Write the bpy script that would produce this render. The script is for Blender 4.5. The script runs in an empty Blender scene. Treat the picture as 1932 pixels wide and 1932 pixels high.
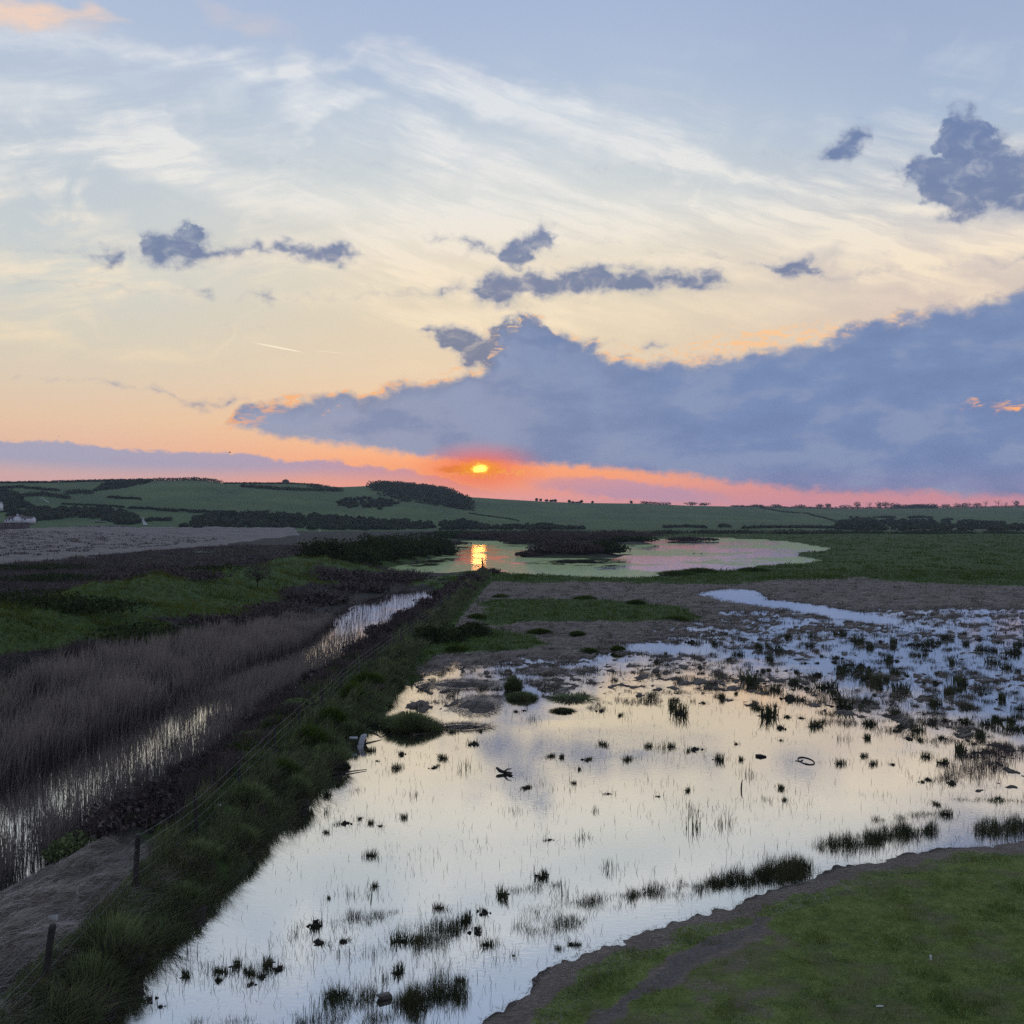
import bpy, math, random
import numpy as np
from math import radians as R

# ------------------------------------------------------------------ camera, sky, sun, exposure
S = bpy.context.scene
COL = S.collection
EYE = 9.5                     # camera height above the flood water
FPX, CX, EY = 1937.5, 966.0, 975.4   # focal length, centre and eye line measured on the photograph (1932 px wide)

cam_data = bpy.data.cameras.new("camera")
cam_data.sensor_fit = 'HORIZONTAL'
cam_data.angle = 2 * math.atan(966.0 / FPX)
cam_data.shift_y = (EY - 966.0) / 1932.0
cam_data.clip_start = 0.1
cam_data.clip_end = 20000
cam = bpy.data.objects.new("camera", cam_data)
COL.objects.link(cam)
cam.location = (0, 0, EYE)
cam.rotation_euler = (R(90), 0, 0)
S.camera = cam

S.view_settings.view_transform = 'Standard'
S.view_settings.look = 'None'
S.view_settings.exposure = 0.0
S.view_settings.gamma = 1.0
S.view_settings.use_curve_mapping = False
S.render.engine = 'CYCLES'
S.cycles.use_denoising = False
S.cycles.max_bounces = 6
S.cycles.diffuse_bounces = 2
S.cycles.glossy_bounces = 3
S.cycles.transmission_bounces = 2
S.cycles.transparent_max_bounces = 6
S.cycles.volume_bounces = 0
S.cycles.sample_clamp_indirect = 4.0
S.cycles.caustics_reflective = False
S.cycles.caustics_refractive = False

SUN_EL, SUN_AZ = 2.75, -1.85          # degrees, azimuth clockwise from +Y

def lin(c):
    return tuple(((v / 255) / 12.92 if v / 255 <= 0.04045 else ((v / 255 + 0.055) / 1.055) ** 2.4) for v in c)

def ae(px, py):
    """direction of a point of the photograph's sky as azimuth and elevation in degrees"""
    dx, dz = (px - CX) / FPX, (EY - py) / FPX
    return math.degrees(math.atan(dx)), math.degrees(math.atan2(dz, math.hypot(1, dx)))

class Net:
    """small expression helper for shader nodes"""
    def __init__(self, nt):
        self.nt = nt
    def new(self, t, **kw):
        n = self.nt.nodes.new(t)
        for k, v in kw.items():
            setattr(n, k, v)
        return n
    def put(self, sock, v):
        if isinstance(v, bpy.types.NodeSocket):
            self.nt.links.new(v, sock)
        elif v is not None:
            if sock.type == 'RGBA' and len(v) == 3:
                v = (*v, 1)
            sock.default_value = v
    def m(self, op, a, b=None, c=None, clamp=False):
        n = self.new('ShaderNodeMath', operation=op, use_clamp=clamp)
        for i, v in enumerate((a, b, c)):
            if v is not None:
                self.put(n.inputs[i], v)
        return n.outputs[0]
    def vm(self, op, a, b=None, out=0):
        n = self.new('ShaderNodeVectorMath', operation=op)
        self.put(n.inputs[0], a)
        if op == 'SCALE':
            self.put(n.inputs[3], b)
        elif b is not None:
            self.put(n.inputs[1], b)
        return n.outputs['Value'] if op in ('LENGTH', 'DOT_PRODUCT', 'DISTANCE') else n.outputs[0]
    def xyz(self, x, y, z=0.0):
        n = self.new('ShaderNodeCombineXYZ')
        for i, v in enumerate((x, y, z)):
            self.put(n.inputs[i], v)
        return n.outputs[0]
    def step(self, x, a, b, lo=0.0, hi=1.0):
        n = self.new('ShaderNodeMapRange', interpolation_type='SMOOTHSTEP')
        for i, v in enumerate((x, a, b, lo, hi)):
            self.put(n.inputs[i], v)
        return n.outputs[0]
    def noise(self, vec, scale=1.0, detail=4.0, rough=0.55, dist=0.0, color=False, lac=2.0, dims='3D'):
        n = self.new('ShaderNodeTexNoise', noise_dimensions=dims)
        self.put(n.inputs['Vector'], vec)
        for k, v in (('Scale', scale), ('Detail', detail), ('Roughness', rough), ('Distortion', dist), ('Lacunarity', lac)):
            self.put(n.inputs[k], v)
        return n.outputs['Color' if color else 'Fac']
    def ramp(self, fac, stops, interp='LINEAR'):
        n = self.new('ShaderNodeValToRGB')
        r = n.color_ramp
        r.interpolation = interp
        while len(r.elements) < len(stops):
            r.elements.new(0.5)
        for e, (p, c) in zip(r.elements, stops):
            e.position = p
            e.color = (*c, 1) if len(c) == 3 else c
        self.put(n.inputs[0], fac)
        return n.outputs[0]
    def mix(self, f, a, b, blend='MIX'):
        n = self.new('ShaderNodeMix', data_type='RGBA', blend_type=blend)
        self.put(n.inputs[0], f)
        self.put(n.inputs[6], a)
        self.put(n.inputs[7], b)
        return n.outputs[2]
    def curve(self, x, pts):
        n = self.new('ShaderNodeFloatCurve')
        c = n.mapping.curves[0]
        n.mapping.extend = 'HORIZONTAL'
        while len(c.points) < len(pts):
            c.points.new(0.5, 0.5)
        for p, (a, b) in zip(c.points, pts):
            p.location = (a, b)
            p.handle_type = 'VECTOR'
        n.mapping.update()
        self.put(n.inputs['Value'], x)
        return n.outputs[0]

world = bpy.data.worlds.new("World")
S.world = world
world.use_nodes = True

def build_sky():
    nt = world.node_tree
    nt.nodes.clear()
    N = Net(nt)
    tc = N.new('ShaderNodeTexCoord')
    d = N.vm('NORMALIZE', tc.outputs['Generated'])
    sep = N.new('ShaderNodeSeparateXYZ')
    N.put(sep.inputs[0], d)
    x, y, z = sep.outputs
    hl = N.m('SQRT', N.m('MAXIMUM', N.m('ADD', N.m('MULTIPLY', x, x), N.m('MULTIPLY', y, y)), 1e-6))
    A = N.m('MULTIPLY', N.m('ARCTAN2', x, y), 57.29578)
    E = N.m('MULTIPLY', N.m('ARCTAN2', z, hl), 57.29578)
    Q = N.xyz(A, E)

    def warp(amount, scale, detail, stretch=1.0, rough=0.6):
        q = N.vm('MULTIPLY', Q, (1.0 / stretch, 1.0, 1.0))
        c = N.vm('SUBTRACT', N.noise(q, scale, detail, rough, color=True, dims='2D'), (0.5, 0.5, 0.5))
        s = N.new('ShaderNodeSeparateXYZ')
        N.put(s.inputs[0], c)
        return N.xyz(N.m('MULTIPLY', s.outputs[0], amount * 1.6), N.m('MULTIPLY', s.outputs[1], amount))
    P0 = N.xyz(A, E)
    Pc = N.vm('ADD', N.vm('ADD', P0, warp(1.5, 0.5, 2.0, 1.4)), warp(0.85, 1.3, 6.0, 1.3, 0.62))     # cumulus edges
    Ps = N.vm('ADD', N.vm('ADD', P0, warp(3.0, 0.22, 4.0, 2.2, 0.62)), warp(0.9, 0.9, 3.0, 2.0, 0.6))                                          # cirrus

    def blob(P, b):
        px, py, rx, ry = b[:4]
        rot = b[4] if len(b) > 4 else 0.0
        a0, e0 = ae(px, py)
        ca = math.cos(R(a0))
        sx, sy = 33.8 / (rx * ca * ca), 33.8 / (ry * ca)
        if abs(rot) < 1.5:
            q = N.vm('MULTIPLY', P, (sx, sy, 0))
            c = (a0 * sx, e0 * sy, 0)
        else:
            cr, sr = math.cos(R(-rot)), math.sin(R(-rot))
            r1, r2 = (cr * sx, sr * sx, 0), (-sr * sy, cr * sy, 0)
            q = N.xyz(N.vm('DOT_PRODUCT', P, r1), N.vm('DOT_PRODUCT', P, r2))
            c = (a0 * r1[0] + e0 * r1[1], a0 * r2[0] + e0 * r2[1], 0)
        return N.m('SUBTRACT', 1.0, N.vm('DISTANCE', q, c))
    def union(P, bs):
        r = None
        for b in bs:
            v = blob(P, b)
            r = v if r is None else N.m('MAXIMUM', r, v)
        return r
    def total(P, bs):
        r = None
        for b in bs:
            v = N.m('MULTIPLY', N.step(blob(P, b), 0.0, 0.9), b[5])
            r = v if r is None else N.m('ADD', r, v)
        return r

    def conv(pts):
        out = []
        for px, py in pts:
            a0, e0 = ae(px, py)
            out.append(((a0 + 60) / 120.0, (e0 + 5) / 40.0))
        return out
    def split(P):
        n = N.new('ShaderNodeSeparateXYZ')
        N.put(n.inputs[0], P)
        return N.m('MULTIPLY_ADD', n.outputs[0], 1 / 120.0, 0.5), n.outputs[1]
    def level(tA, pts):
        return N.m('MULTIPLY_ADD', N.curve(tA, conv(pts)), 40.0, -5.0)
    def row(co, pts):
        """signed depth inside a row of cloud: pts are (x, top, bottom), empty gaps where top lies below bottom"""
        tA, Ex = co
        top = level(tA, [(p[0], p[1]) for p in pts])
        bot = level(tA, [(p[0], p[2]) for p in pts])
        return N.m('MINIMUM', N.m('SUBTRACT', top, Ex), N.m('SUBTRACT', Ex, bot))

    # ---- clear sky: physical sky under a measured sunset gradient
    sky = N.new('ShaderNodeTexSky', sky_type='NISHITA', sun_disc=False)
    sky.sun_elevation = R(SUN_EL)
    sky.sun_rotation = R(SUN_AZ)
    sky.altitude = 10
    sky.air_density = 1.0
    sky.dust_density = 1.2
    nish = N.vm('SCALE', sky.outputs[0], 0.06)
    te = N.m('DIVIDE', N.m('ADD', E, 5.0), 95.0, clamp=True)
    def ramp(st):
        return N.ramp(te, [((e + 5) / 95.0, lin(c)) for e, c in st])
    HI = [(33, (164, 184, 218)), (48, (160, 181, 216)), (90, (156, 177, 214))]
    left = ramp([(-5, (150, 130, 140)), (0.4, (214, 168, 172)), (2.0, (220, 176, 176)), (3.2, (238, 190, 168)), (5, (238, 204, 174)), (7, (230, 211, 188)),
                 (9, (222, 214, 196)), (12, (213, 217, 212)), (15, (204, 213, 218)), (19, (194, 207, 221)), (23, (186, 201, 223)), (27, (176, 194, 222))] + HI)
    mid = ramp([(-5, (150, 130, 140)), (0.4, (205, 150, 172)), (1.3, (226, 150, 154)), (2.3, (248, 160, 124)), (3.4, (250, 178, 136)), (5, (244, 200, 158)), (8, (234, 213, 186)),
                (11, (228, 216, 192)), (14, (231, 222, 203)), (17, (218, 223, 221)), (20, (202, 214, 225)), (23, (182, 199, 223)), (27, (171, 190, 223))] + HI)
    right = ramp([(-5, (150, 130, 140)), (0.4, (222, 152, 166)), (1.5, (222, 150, 160)), (4, (232, 178, 165)), (9, (226, 205, 188)), (13, (222, 208, 200)),
                  (16, (200, 206, 213)), (20, (176, 194, 219)), (27, (160, 178, 213))] + HI)
    back = ramp([(-5, (80, 80, 95)), (0.4, (112, 118, 150)), (8, (168, 162, 184)), (20, (160, 170, 200)), (50, (158, 176, 212)), (90, (156, 177, 214))])
    clear = N.mix(N.step(A, -26.0, -4.0), left, mid)
    clear = N.mix(N.step(A, 4.0, 24.0), clear, right)
    absA = N.m('ABSOLUTE', A)
    clear = N.mix(N.step(absA, 50.0, 130.0), clear, back)
    clear = N.mix(0.08, clear, nish)

    # ---- thin high cloud
    Wc = N.vm('ADD', Q, warp(0.9, 0.3, 3.0, 1.8))
    def along(deg, sx, sy):
        c, s_ = math.cos(R(deg)), math.sin(R(deg))
        return N.xyz(N.vm('DOT_PRODUCT', Wc, (c * sx, s_ * sx, 0)), N.vm('DOT_PRODUCT', Wc, (-s_ * sy, c * sy, 0)))
    f1 = N.noise(along(-17, 0.10, 0.95), 1.0, 6.0, 0.62, 0.0, dims='2D')
    f2 = N.noise(along(12, 0.12, 0.95), 1.0, 6.0, 0.62, 0.0, dims='2D')
    fine = N.mix(N.step(A, -16.0, -6.0), f2, f1)
    fine = N.m('ADD', fine, 0.0)
    broad = N.noise(N.vm('ADD', N.vm('MULTIPLY', Q, (0.4, 1.0, 1.0)), N.vm('SCALE', warp(6.0, 0.1, 2.0), 1.0)), 0.26, 4.0, 0.55, dims='2D')
    front = N.step(absA, 75.0, 35.0)
    veil = N.m('MULTIPLY', N.m('MULTIPLY', N.step(E, 6.0, 13.0), N.step(E, 26.0, 16.0)), N.step(broad, 0.40, 0.64))
    cs = split(Ps)
    def streak(pts, soft, w):
        return N.m('MULTIPLY', N.step(row(cs, pts), -0.75, soft), w)
    streaks = None
    for pts, soft, w in (
        ([(600, 150, 160), (690, 88, 112), (760, 96, 150), (880, 130, 205), (1000, 170, 240), (1120, 205, 275), (1250, 245, 320), (1330, 285, 340), (1400, 322, 345), (1480, 360, 350)], .75, 1.0),
        ([(-200, 250, 300), (0, 262, 302), (110, 262, 305), (180, 240, 310), (260, 208, 335), (305, 205, 350), (330, 262, 362), (430, 300, 385), (600, 335, 420), (800, 372, 450), (1000, 392, 468), (1250, 372, 440), (1500, 380, 450), (1700, 395, 470), (1932, 410, 500), (2300, 430, 490)], .9, 1.0),
        ([(-200, 608, 625), (0, 610, 630), (90, 618, 632), (140, 632, 626), (180, 664, 658), (240, 657, 670), (340, 662, 676), (400, 674, 672), (480, 560, 545), (600, 545, 585), (800, 575, 625), (1050, 585, 640), (1300, 555, 610), (1500, 565, 600), (1600, 590, 580)], 0.6, .6),
        ([(20, 520, 510), (70, 506, 528), (160, 514, 546), (280, 538, 556), (340, 556, 546), (430, 500, 490), (560, 468, 500), (780, 450, 530), (950, 470, 540), (1200, 470, 500), (1400, 455, 500), (1560, 440, 470), (1600, 420, 460), (1680, 440, 490), (1760, 480, 540), (1830, 520, 565), (1900, 565, 560)], 0.6, .85)):
        v = streak(pts, soft, w)
        streaks = v if streaks is None else N.m('ADD', streaks, v)
    streaks = N.m('ADD', streaks, total(Ps, [(565, 140, 56, 52, 0, 1.1), (615, 190, 150, 30, -8, 1.1), (545, 228, 34, 26, 0, .8), (450, 150, 120, 50, -30, .55), (40, 180, 220, 60, 0, .55), (830, 255, 100, 50, 30, .6), (950, 310, 380, 70, 14, .45)]))
    cir = N.m('MULTIPLY', streaks, N.step(fine, 0.25, 0.72, 0.22, 1.0))
    cir = N.m('ADD', cir, N.m('MULTIPLY', N.m('MULTIPLY', veil, N.step(fine, 0.28, 0.74)), 0.75))
    cir = N.m('MULTIPLY', N.m('MINIMUM', cir, 0.92), front)
    cir_col = N.ramp(te, [((e + 5) / 95.0, lin(c)) for e, c in ((2, (255, 205, 150)), (8, (250, 226, 188)), (13, (249, 232, 206)), (17, (238, 235, 228)), (22, (226, 230, 234)), (28, (224, 222, 226)))])
    def over(fac, under, colour):
        if not hasattr(under, 'type') or under.type != 'SHADER':
            b0 = N.new('ShaderNodeBackground')
            N.put(b0.inputs[0], under)
            under = b0.outputs[0]
        b1 = N.new('ShaderNodeBackground')
        N.put(b1.inputs[0], colour)
        mx = N.new('ShaderNodeMixShader')
        N.put(mx.inputs[0], fac)
        N.put(mx.inputs[1], under)
        N.put(mx.inputs[2], b1.outputs[0])
        return mx.outputs[0]
    col = over(cir, clear, cir_col)
    peach = N.m('MULTIPLY', total(Ps, [(40, 38, 210, 34, 3, 1.0), (190, 52, 90, 18, 4, .6), (470, 40, 160, 30, 10, .25)]), N.step(fine, 0.30, 0.6, 0.35, 1.0))
    col = over(N.m('MULTIPLY', peach, 0.8), col, lin((250, 214, 186)))

    # ---- contrail
    trail = N.m('MAXIMUM', N.step(blob(P0, (527, 656, 56, 1.7, 9)), 0.0, 0.5), N.m('MULTIPLY', N.step(blob(P0, (620, 664, 40, 1.4, 4)), 0.0, 0.6), 0.3))
    col = over(trail, col, lin((255, 243, 214)))

    # ---- low cloud along the left horizon
    tAc, Ew = split(Pc)
    Aw = tAc
    P2 = N.vm('ADD', N.vm('ADD', P0, warp(0.35, 0.5, 1.0)), warp(0.55, 2.2, 4.0, 1.6))
    Aw2, Ew2 = split(P2)
    lt = level(Aw2, [(-700, 800), (0, 826), (60, 830), (110, 828), (200, 840), (300, 850), (400, 850), (440, 852), (480, 856), (560, 870), (600, 862), (630, 866), (660, 874), (700, 879), (760, 882), (800, 892), (850, 904), (1000, 950), (2600, 975)])
    lb = level(Aw2, [(-700, 870), (0, 876), (200, 886), (400, 892), (600, 894), (760, 904), (900, 915), (2600, 930)])
    low = N.m('MULTIPLY', N.step(N.m('SUBTRACT', lt, Ew2), -0.02, 0.22), N.step(N.m('SUBTRACT', E, lb), -0.7, 0.5))
    low_tail = N.m('MULTIPLY', N.m('MULTIPLY', N.step(blob(P2, (1180, 925, 230, 22, 5)), 0.0, 0.5), 0.75), 1.0)
    col = over(N.m('MAXIMUM', N.m('MULTIPLY', low, 0.92), low_tail), col, N.mix(N.step(A, -24.0, 2.0), lin((166, 166, 190)), lin((192, 154, 180))))
    sep_rim = N.m('MULTIPLY', N.step(N.m('ABSOLUTE', N.m('SUBTRACT', lt, Ew2)), 0.11, 0.0), N.m('MULTIPLY', N.step(A, -12.0, -4.0), N.step(A, 0.0, -2.5)))
    col = over(N.m('MULTIPLY', sep_rim, 0.5), col, lin((255, 190, 130)))

    # ---- the big bank of cloud
    top = level(Aw, [(-600, 990), (300, 900), (415, 806), (475, 752), (560, 742), (640, 737), (700, 738), (760, 722), (850, 706), (900, 690), (940, 665), (962, 640), (968, 592), (985, 586),
                     (1030, 596), (1045, 622), (1110, 640), (1140, 664), (1190, 672), (1280, 676), (1400, 664), (1500, 648), (1560, 630), (1640, 603), (1750, 577), (1850, 560), (1932, 540), (2150, 515), (2500, 530), (3200, 600)])
    bot = level(Aw2, [(-600, 800), (430, 803), (500, 824), (600, 839), (700, 853), (800, 868), (860, 874), (960, 880), (1050, 884), (1150, 889), (1300, 904), (1400, 918), (1500, 930), (1600, 935), (1750, 936), (1932, 944), (2200, 955), (3200, 965)])
    f_top = N.m('SUBTRACT', top, Ew)
    f_bot = N.m('SUBTRACT', Ew2, bot)
    puff = N.noise(N.vm('MULTIPLY', Q, (0.8, 1.1, 1.0)), 1.2, 5.0, 0.58, 0.4, dims='2D')
    bank = N.m('MULTIPLY', N.step(N.m('ADD', f_top, N.m('MULTIPLY', N.m('SUBTRACT', puff, 0.5), 0.9)), -0.22, 0.80), N.step(f_bot, -0.12, 0.50))
    bank = N.m('MULTIPLY', bank, N.step(absA, 75.0, 45.0))
    # softer lower right where the pink shows through
    cc = split(Pc)
    cum = None
    for pts in (
        [(130, 480, 470), (165, 488, 492), (200, 468, 498), (228, 472, 494), (238, 490, 470), (246, 446, 470), (262, 436, 500), (300, 440, 506), (330, 444, 504), (346, 432, 500), (360, 412, 498), (374, 446, 492), (420, 458, 488), (500, 462, 486), (526, 468, 480), (540, 455, 484), (590, 458, 498), (650, 456, 494), (684, 482, 486), (700, 500, 470),
         (790, 460, 440), (810, 447, 455), (836, 438, 448), (850, 455, 450), (880, 454, 474), (920, 464, 478), (940, 470, 500), (958, 450, 515), (990, 446, 512), (1005, 430, 498), (1030, 422, 474), (1050, 430, 462), (1062, 450, 440), (1420, 500, 490), (1442, 490, 500), (1462, 492, 522), (1490, 488, 532), (1520, 486, 534), (1545, 505, 526), (1560, 520, 510)],
        [(320, 555, 545), (345, 540, 546), (380, 540, 553), (410, 546, 558), (420, 570, 550), (478, 570, 560), (488, 556, 570), (512, 556, 570), (528, 570, 560), (700, 552, 548), (790, 544, 550), (870, 538, 548), (895, 524, 560), (930, 512, 582), (1000, 510, 568), (1040, 504, 566), (1100, 498, 556), (1200, 502, 552), (1260, 508, 546), (1330, 512, 546), (1370, 514, 542), (1388, 526, 532), (1400, 540, 520)],
        [(790, 640, 620), (810, 618, 640), (850, 612, 672), (890, 622, 690), (930, 632, 700), (965, 596, 705), (985, 586, 710), (1040, 600, 710), (1060, 660, 640), (1200, 655, 645), (1225, 640, 654), (1260, 648, 654), (1280, 660, 640)],
        [(1540, 300, 280), (1560, 284, 294), (1600, 248, 308), (1625, 246, 290), (1655, 262, 268), (1668, 300, 280), (1690, 335, 350), (1720, 290, 346), (1745, 282, 390), (1770, 290, 400), (1800, 205, 418), (1840, 200, 418), (1865, 240, 410), (1890, 255, 410), (1932, 268, 412), (2050, 250, 420), (2150, 330, 330), (2200, 380, 330)],
        [(190, 735, 720), (215, 724, 731), (240, 722, 735), (262, 732, 734), (274, 745, 730), (296, 733, 742), (330, 736, 744), (345, 756, 762), (400, 756, 768), (424, 747, 768), (440, 745, 758), (458, 752, 756), (470, 765, 750)]):
        v = row(cc, pts)
        cum = v if cum is None else N.m('MAXIMUM', cum, v)
    cumf = N.m('ADD', N.m('MULTIPLY', N.m('MINIMUM', cum, 0.45), 2.5), N.m('MULTIPLY', N.m('SUBTRACT', puff, 0.5), 1.9))
    cum_m = N.m('MULTIPLY_ADD', N.step(cumf, -0.05, 1.30), 0.64, N.m('MULTIPLY', N.step(cumf, -0.80, 0.60), 0.30))
    # colours of the bank
    bshade = N.noise(N.vm('MULTIPLY', Q, (0.45, 1.0, 1.0)), 0.5, 4.0, 0.55, dims='2D')
    bank_col = N.mix(N.step(A, -13.0, 14.0), lin((156, 162, 186)), lin((116, 139, 182)))
    bank_col = N.mix(N.step(E, 3.2, 0.8), bank_col, N.mix(N.step(A, -2.0, 20.0), lin((168, 150, 180)), lin((142, 142, 182))))
    bank_col = N.mix(N.m('MULTIPLY', N.step(bshade, 0.46, 0.66), 0.55), bank_col, lin((146, 160, 190)))
    bank_col = N.mix(N.m('MULTIPLY', N.step(bshade, 0.50, 0.30), 0.5), bank_col, lin((106, 128, 170)))
    bank_col = N.mix(N.m('MULTIPLY', N.step(f_top, 1.6, 0.1), N.step(A, 10.0, -4.0, 0.25, 0.6)), bank_col, lin((108, 124, 160)))
    lit = total(Pc, [(1440, 636, 170, 36, -6, 1.2), (1330, 655, 90, 20, -12, 1.0), (1570, 632, 90, 18, -4, .8), (1700, 598, 80, 12, -8, .7), (1200, 655, 40, 12, 0, .6),
                     (505, 770, 62, 26, -18, .75), (470, 800, 60, 14, 0, .8), (700, 737, 90, 10, -6, .9), (560, 744, 70, 7, 0, .7), (850, 690, 44, 12, -10, 1.0), (940, 640, 40, 18, 30, .4),
                     (1840, 767, 40, 11, -14, 1.1), (1905, 766, 62, 14, 0, 1.2), (620, 778, 20, 4, 0, .7)])
    lit_n = N.noise(N.vm('MULTIPLY', Q, (0.7, 2.0, 1.0)), 1.7, 5.0, 0.62, 0.6, dims='2D')
    lit_m = N.m('MULTIPLY', lit, N.step(lit_n, 0.42, 0.62), clamp=True)
    lit_c = N.mix(N.step(E, 4.5, 11.0), lin((255, 178, 118)), lin((252, 206, 158)))
    cum_c = N.mix(N.step(E, 6.0, 22.0), lin((108, 121, 152)), lin((104, 125, 168)))
    cum_c = N.mix(N.m('MULTIPLY', N.step(cumf, 1.25, 0.1), 0.65), cum_c, lin((158, 166, 188)))
    col = over(N.m('MULTIPLY', cum_m, 0.95), col, cum_c)
    col = over(N.m('MULTIPLY', bank, 0.97), col, bank_col)
    rim = N.m('MULTIPLY', N.m('MULTIPLY', N.step(f_top, -0.12, 0.06), N.step(f_top, 0.5, 0.12)), N.step(A, 22.0, 4.0, 0.15, 0.75))
    rim = N.m('MULTIPLY', N.m('MULTIPLY', rim, N.step(lit_n, 0.45, 0.62)), N.m('MULTIPLY', N.step(absA, 40.0, 28.0), N.step(f_bot, -0.4, 0.3)))
    col = over(rim, col, lit_c)
    col = over(lit_m, col, lit_c)

    # ---- the low sun in its gap
    Psn = N.vm('ADD', P0, warp(0.35, 3.0, 3.0, 1.5))
    glow = N.step(blob(P0, (905, 884, 150, 60)), 0.0, 1.0)
    col = over(N.m('MULTIPLY', glow, 0.85), col, lin((255, 100, 48)))
    wide = N.step(blob(P0, (905, 890, 420, 60)), 0.0, 1.1)
    col = over(N.m('MULTIPLY', N.m('MULTIPLY', wide, 0.45), N.step(f_bot, 0.25, -0.05)), col, lin((255, 146, 92)))
    amber = N.step(blob(Psn, (880, 886, 74, 10)), 0.0, 0.5)
    col = over(N.m('MULTIPLY', amber, 0.8), col, lin((236, 124, 26)))
    band = N.m('ABSOLUTE', N.m('SUBTRACT', N.noise(Q, 1.6, 4.0, 0.6, dims='2D'), 0.5))
    veins = N.m('MULTIPLY', N.step(band, 0.035, 0.0), N.step(blob(P0, (925, 892, 100, 14)), 0.0, 0.5))
    col = over(N.m('MULTIPLY', veins, 0.8), col, lin((255, 186, 62)))
    disc = N.step(blob(Psn, (906, 884, 22, 11)), 0.05, 0.85)
    halo = N.step(blob(Psn, (906, 884, 60, 22)), 0.0, 0.9)
    col = over(halo, col, lin((255, 158, 16)))
    bs = N.new('ShaderNodeBackground')
    bs.inputs[0].default_value = (1.0, 0.52, 0.09, 1)
    N.put(bs.inputs[1], N.m('MULTIPLY', disc, 3.0))
    add = N.new('ShaderNodeAddShader')
    N.put(add.inputs[0], col)
    N.put(add.inputs[1], bs.outputs[0])
    out = N.new('ShaderNodeOutputWorld')
    nt.links.new(add.outputs[0], out.inputs[0])
    world.cycles.sampling_method = 'MANUAL'
    world.cycles.sample_map_resolution = 512
    S.cycles.adaptive_threshold = 0.014
    S.cycles.adaptive_min_samples = 32

build_sky()

sun_data = bpy.data.lights.new("sun", 'SUN')
sun_data.energy = 0.003            # all but hidden in its bank of cloud
sun_data.angle = R(0.8)
sun_data.color = (1.0, 0.36, 0.08)
sun = bpy.data.objects.new("sun", sun_data)
COL.objects.link(sun)
sun.rotation_euler = (R(-(90 - SUN_EL)), 0, R(-SUN_AZ))
sun.location = (0, 0, 60)

# ------------------------------------------------------------------ numpy helpers
rng = np.random.default_rng(7)
_perm = np.random.default_rng(3).permutation(256)
_perm = np.concatenate([_perm, _perm])
_ang = np.random.default_rng(5).random(256) * 2 * np.pi
_gx, _gy = np.cos(_ang), np.sin(_ang)

def perlin(x, y):
    xi, yi = np.floor(x).astype(int), np.floor(y).astype(int)
    xf, yf = x - xi, y - yi
    u, v = xf * xf * xf * (xf * (xf * 6 - 15) + 10), yf * yf * yf * (yf * (yf * 6 - 15) + 10)
    def g(ix, iy, fx, fy):
        h = _perm[_perm[ix & 255] + (iy & 255)]
        return _gx[h] * fx + _gy[h] * fy
    a, b = g(xi, yi, xf, yf), g(xi + 1, yi, xf - 1, yf)
    c, d = g(xi, yi + 1, xf, yf - 1), g(xi + 1, yi + 1, xf - 1, yf - 1)
    return ((a + u * (b - a)) * (1 - v) + (c + u * (d - c)) * v) * 1.5

def fbm(x, y, s, octs=4, gain=0.5):
    r, a, f = 0, 1.0, 1.0 / s
    for i in range(octs):
        r = r + a * perlin(x * f + 17.3 * i, y * f + 9.1 * i)
        a *= gain
        f *= 2.03
    return r

def sstep(x, a, b):
    t = np.clip((x - a) / (b - a), 0, 1)
    return t * t * (3 - 2 * t)

def W(px, py, z=0.0):
    """point of the ground at height z that the photograph shows at px, py"""
    d = (EYE - z) * FPX / (py - EY)
    return ((px - CX) / FPX * d, d)

def WL(pts, z=0.0):
    return np.array([W(a, b, z) for a, b in pts])

def linedist(X, Y, P, closed=False):
    d = np.full(X.shape, 1e18)
    n = len(P)
    for i in range(n if closed else n - 1):
        a, b = P[i], P[(i + 1) % n]
        ex, ey = b[0] - a[0], b[1] - a[1]
        t = np.clip(((X - a[0]) * ex + (Y - a[1]) * ey) / (ex * ex + ey * ey + 1e-9), 0, 1)
        d = np.minimum(d, (X - a[0] - t * ex) ** 2 + (Y - a[1] - t * ey) ** 2)
    return np.sqrt(d)

def inside(X, Y, P):
    r = np.zeros(X.shape, bool)
    n = len(P)
    for i in range(n):
        a, b = P[i], P[(i + 1) % n]
        if a[1] == b[1]:
            continue
        c = (a[1] > Y) != (b[1] > Y)
        r ^= c & (X < (b[0] - a[0]) * (Y - a[1]) / (b[1] - a[1]) + a[0])
    return r

def sdist(X, Y, P):
    """signed distance, positive inside"""
    d = linedist(X, Y, P, True)
    return np.where(inside(X, Y, P), d, -d)

def at_y(L, Y):
    """x of a line given as (x, y) points at ordinate Y"""
    L = np.array(L)
    return np.interp(Y, L[:, 1], L[:, 0])

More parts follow.
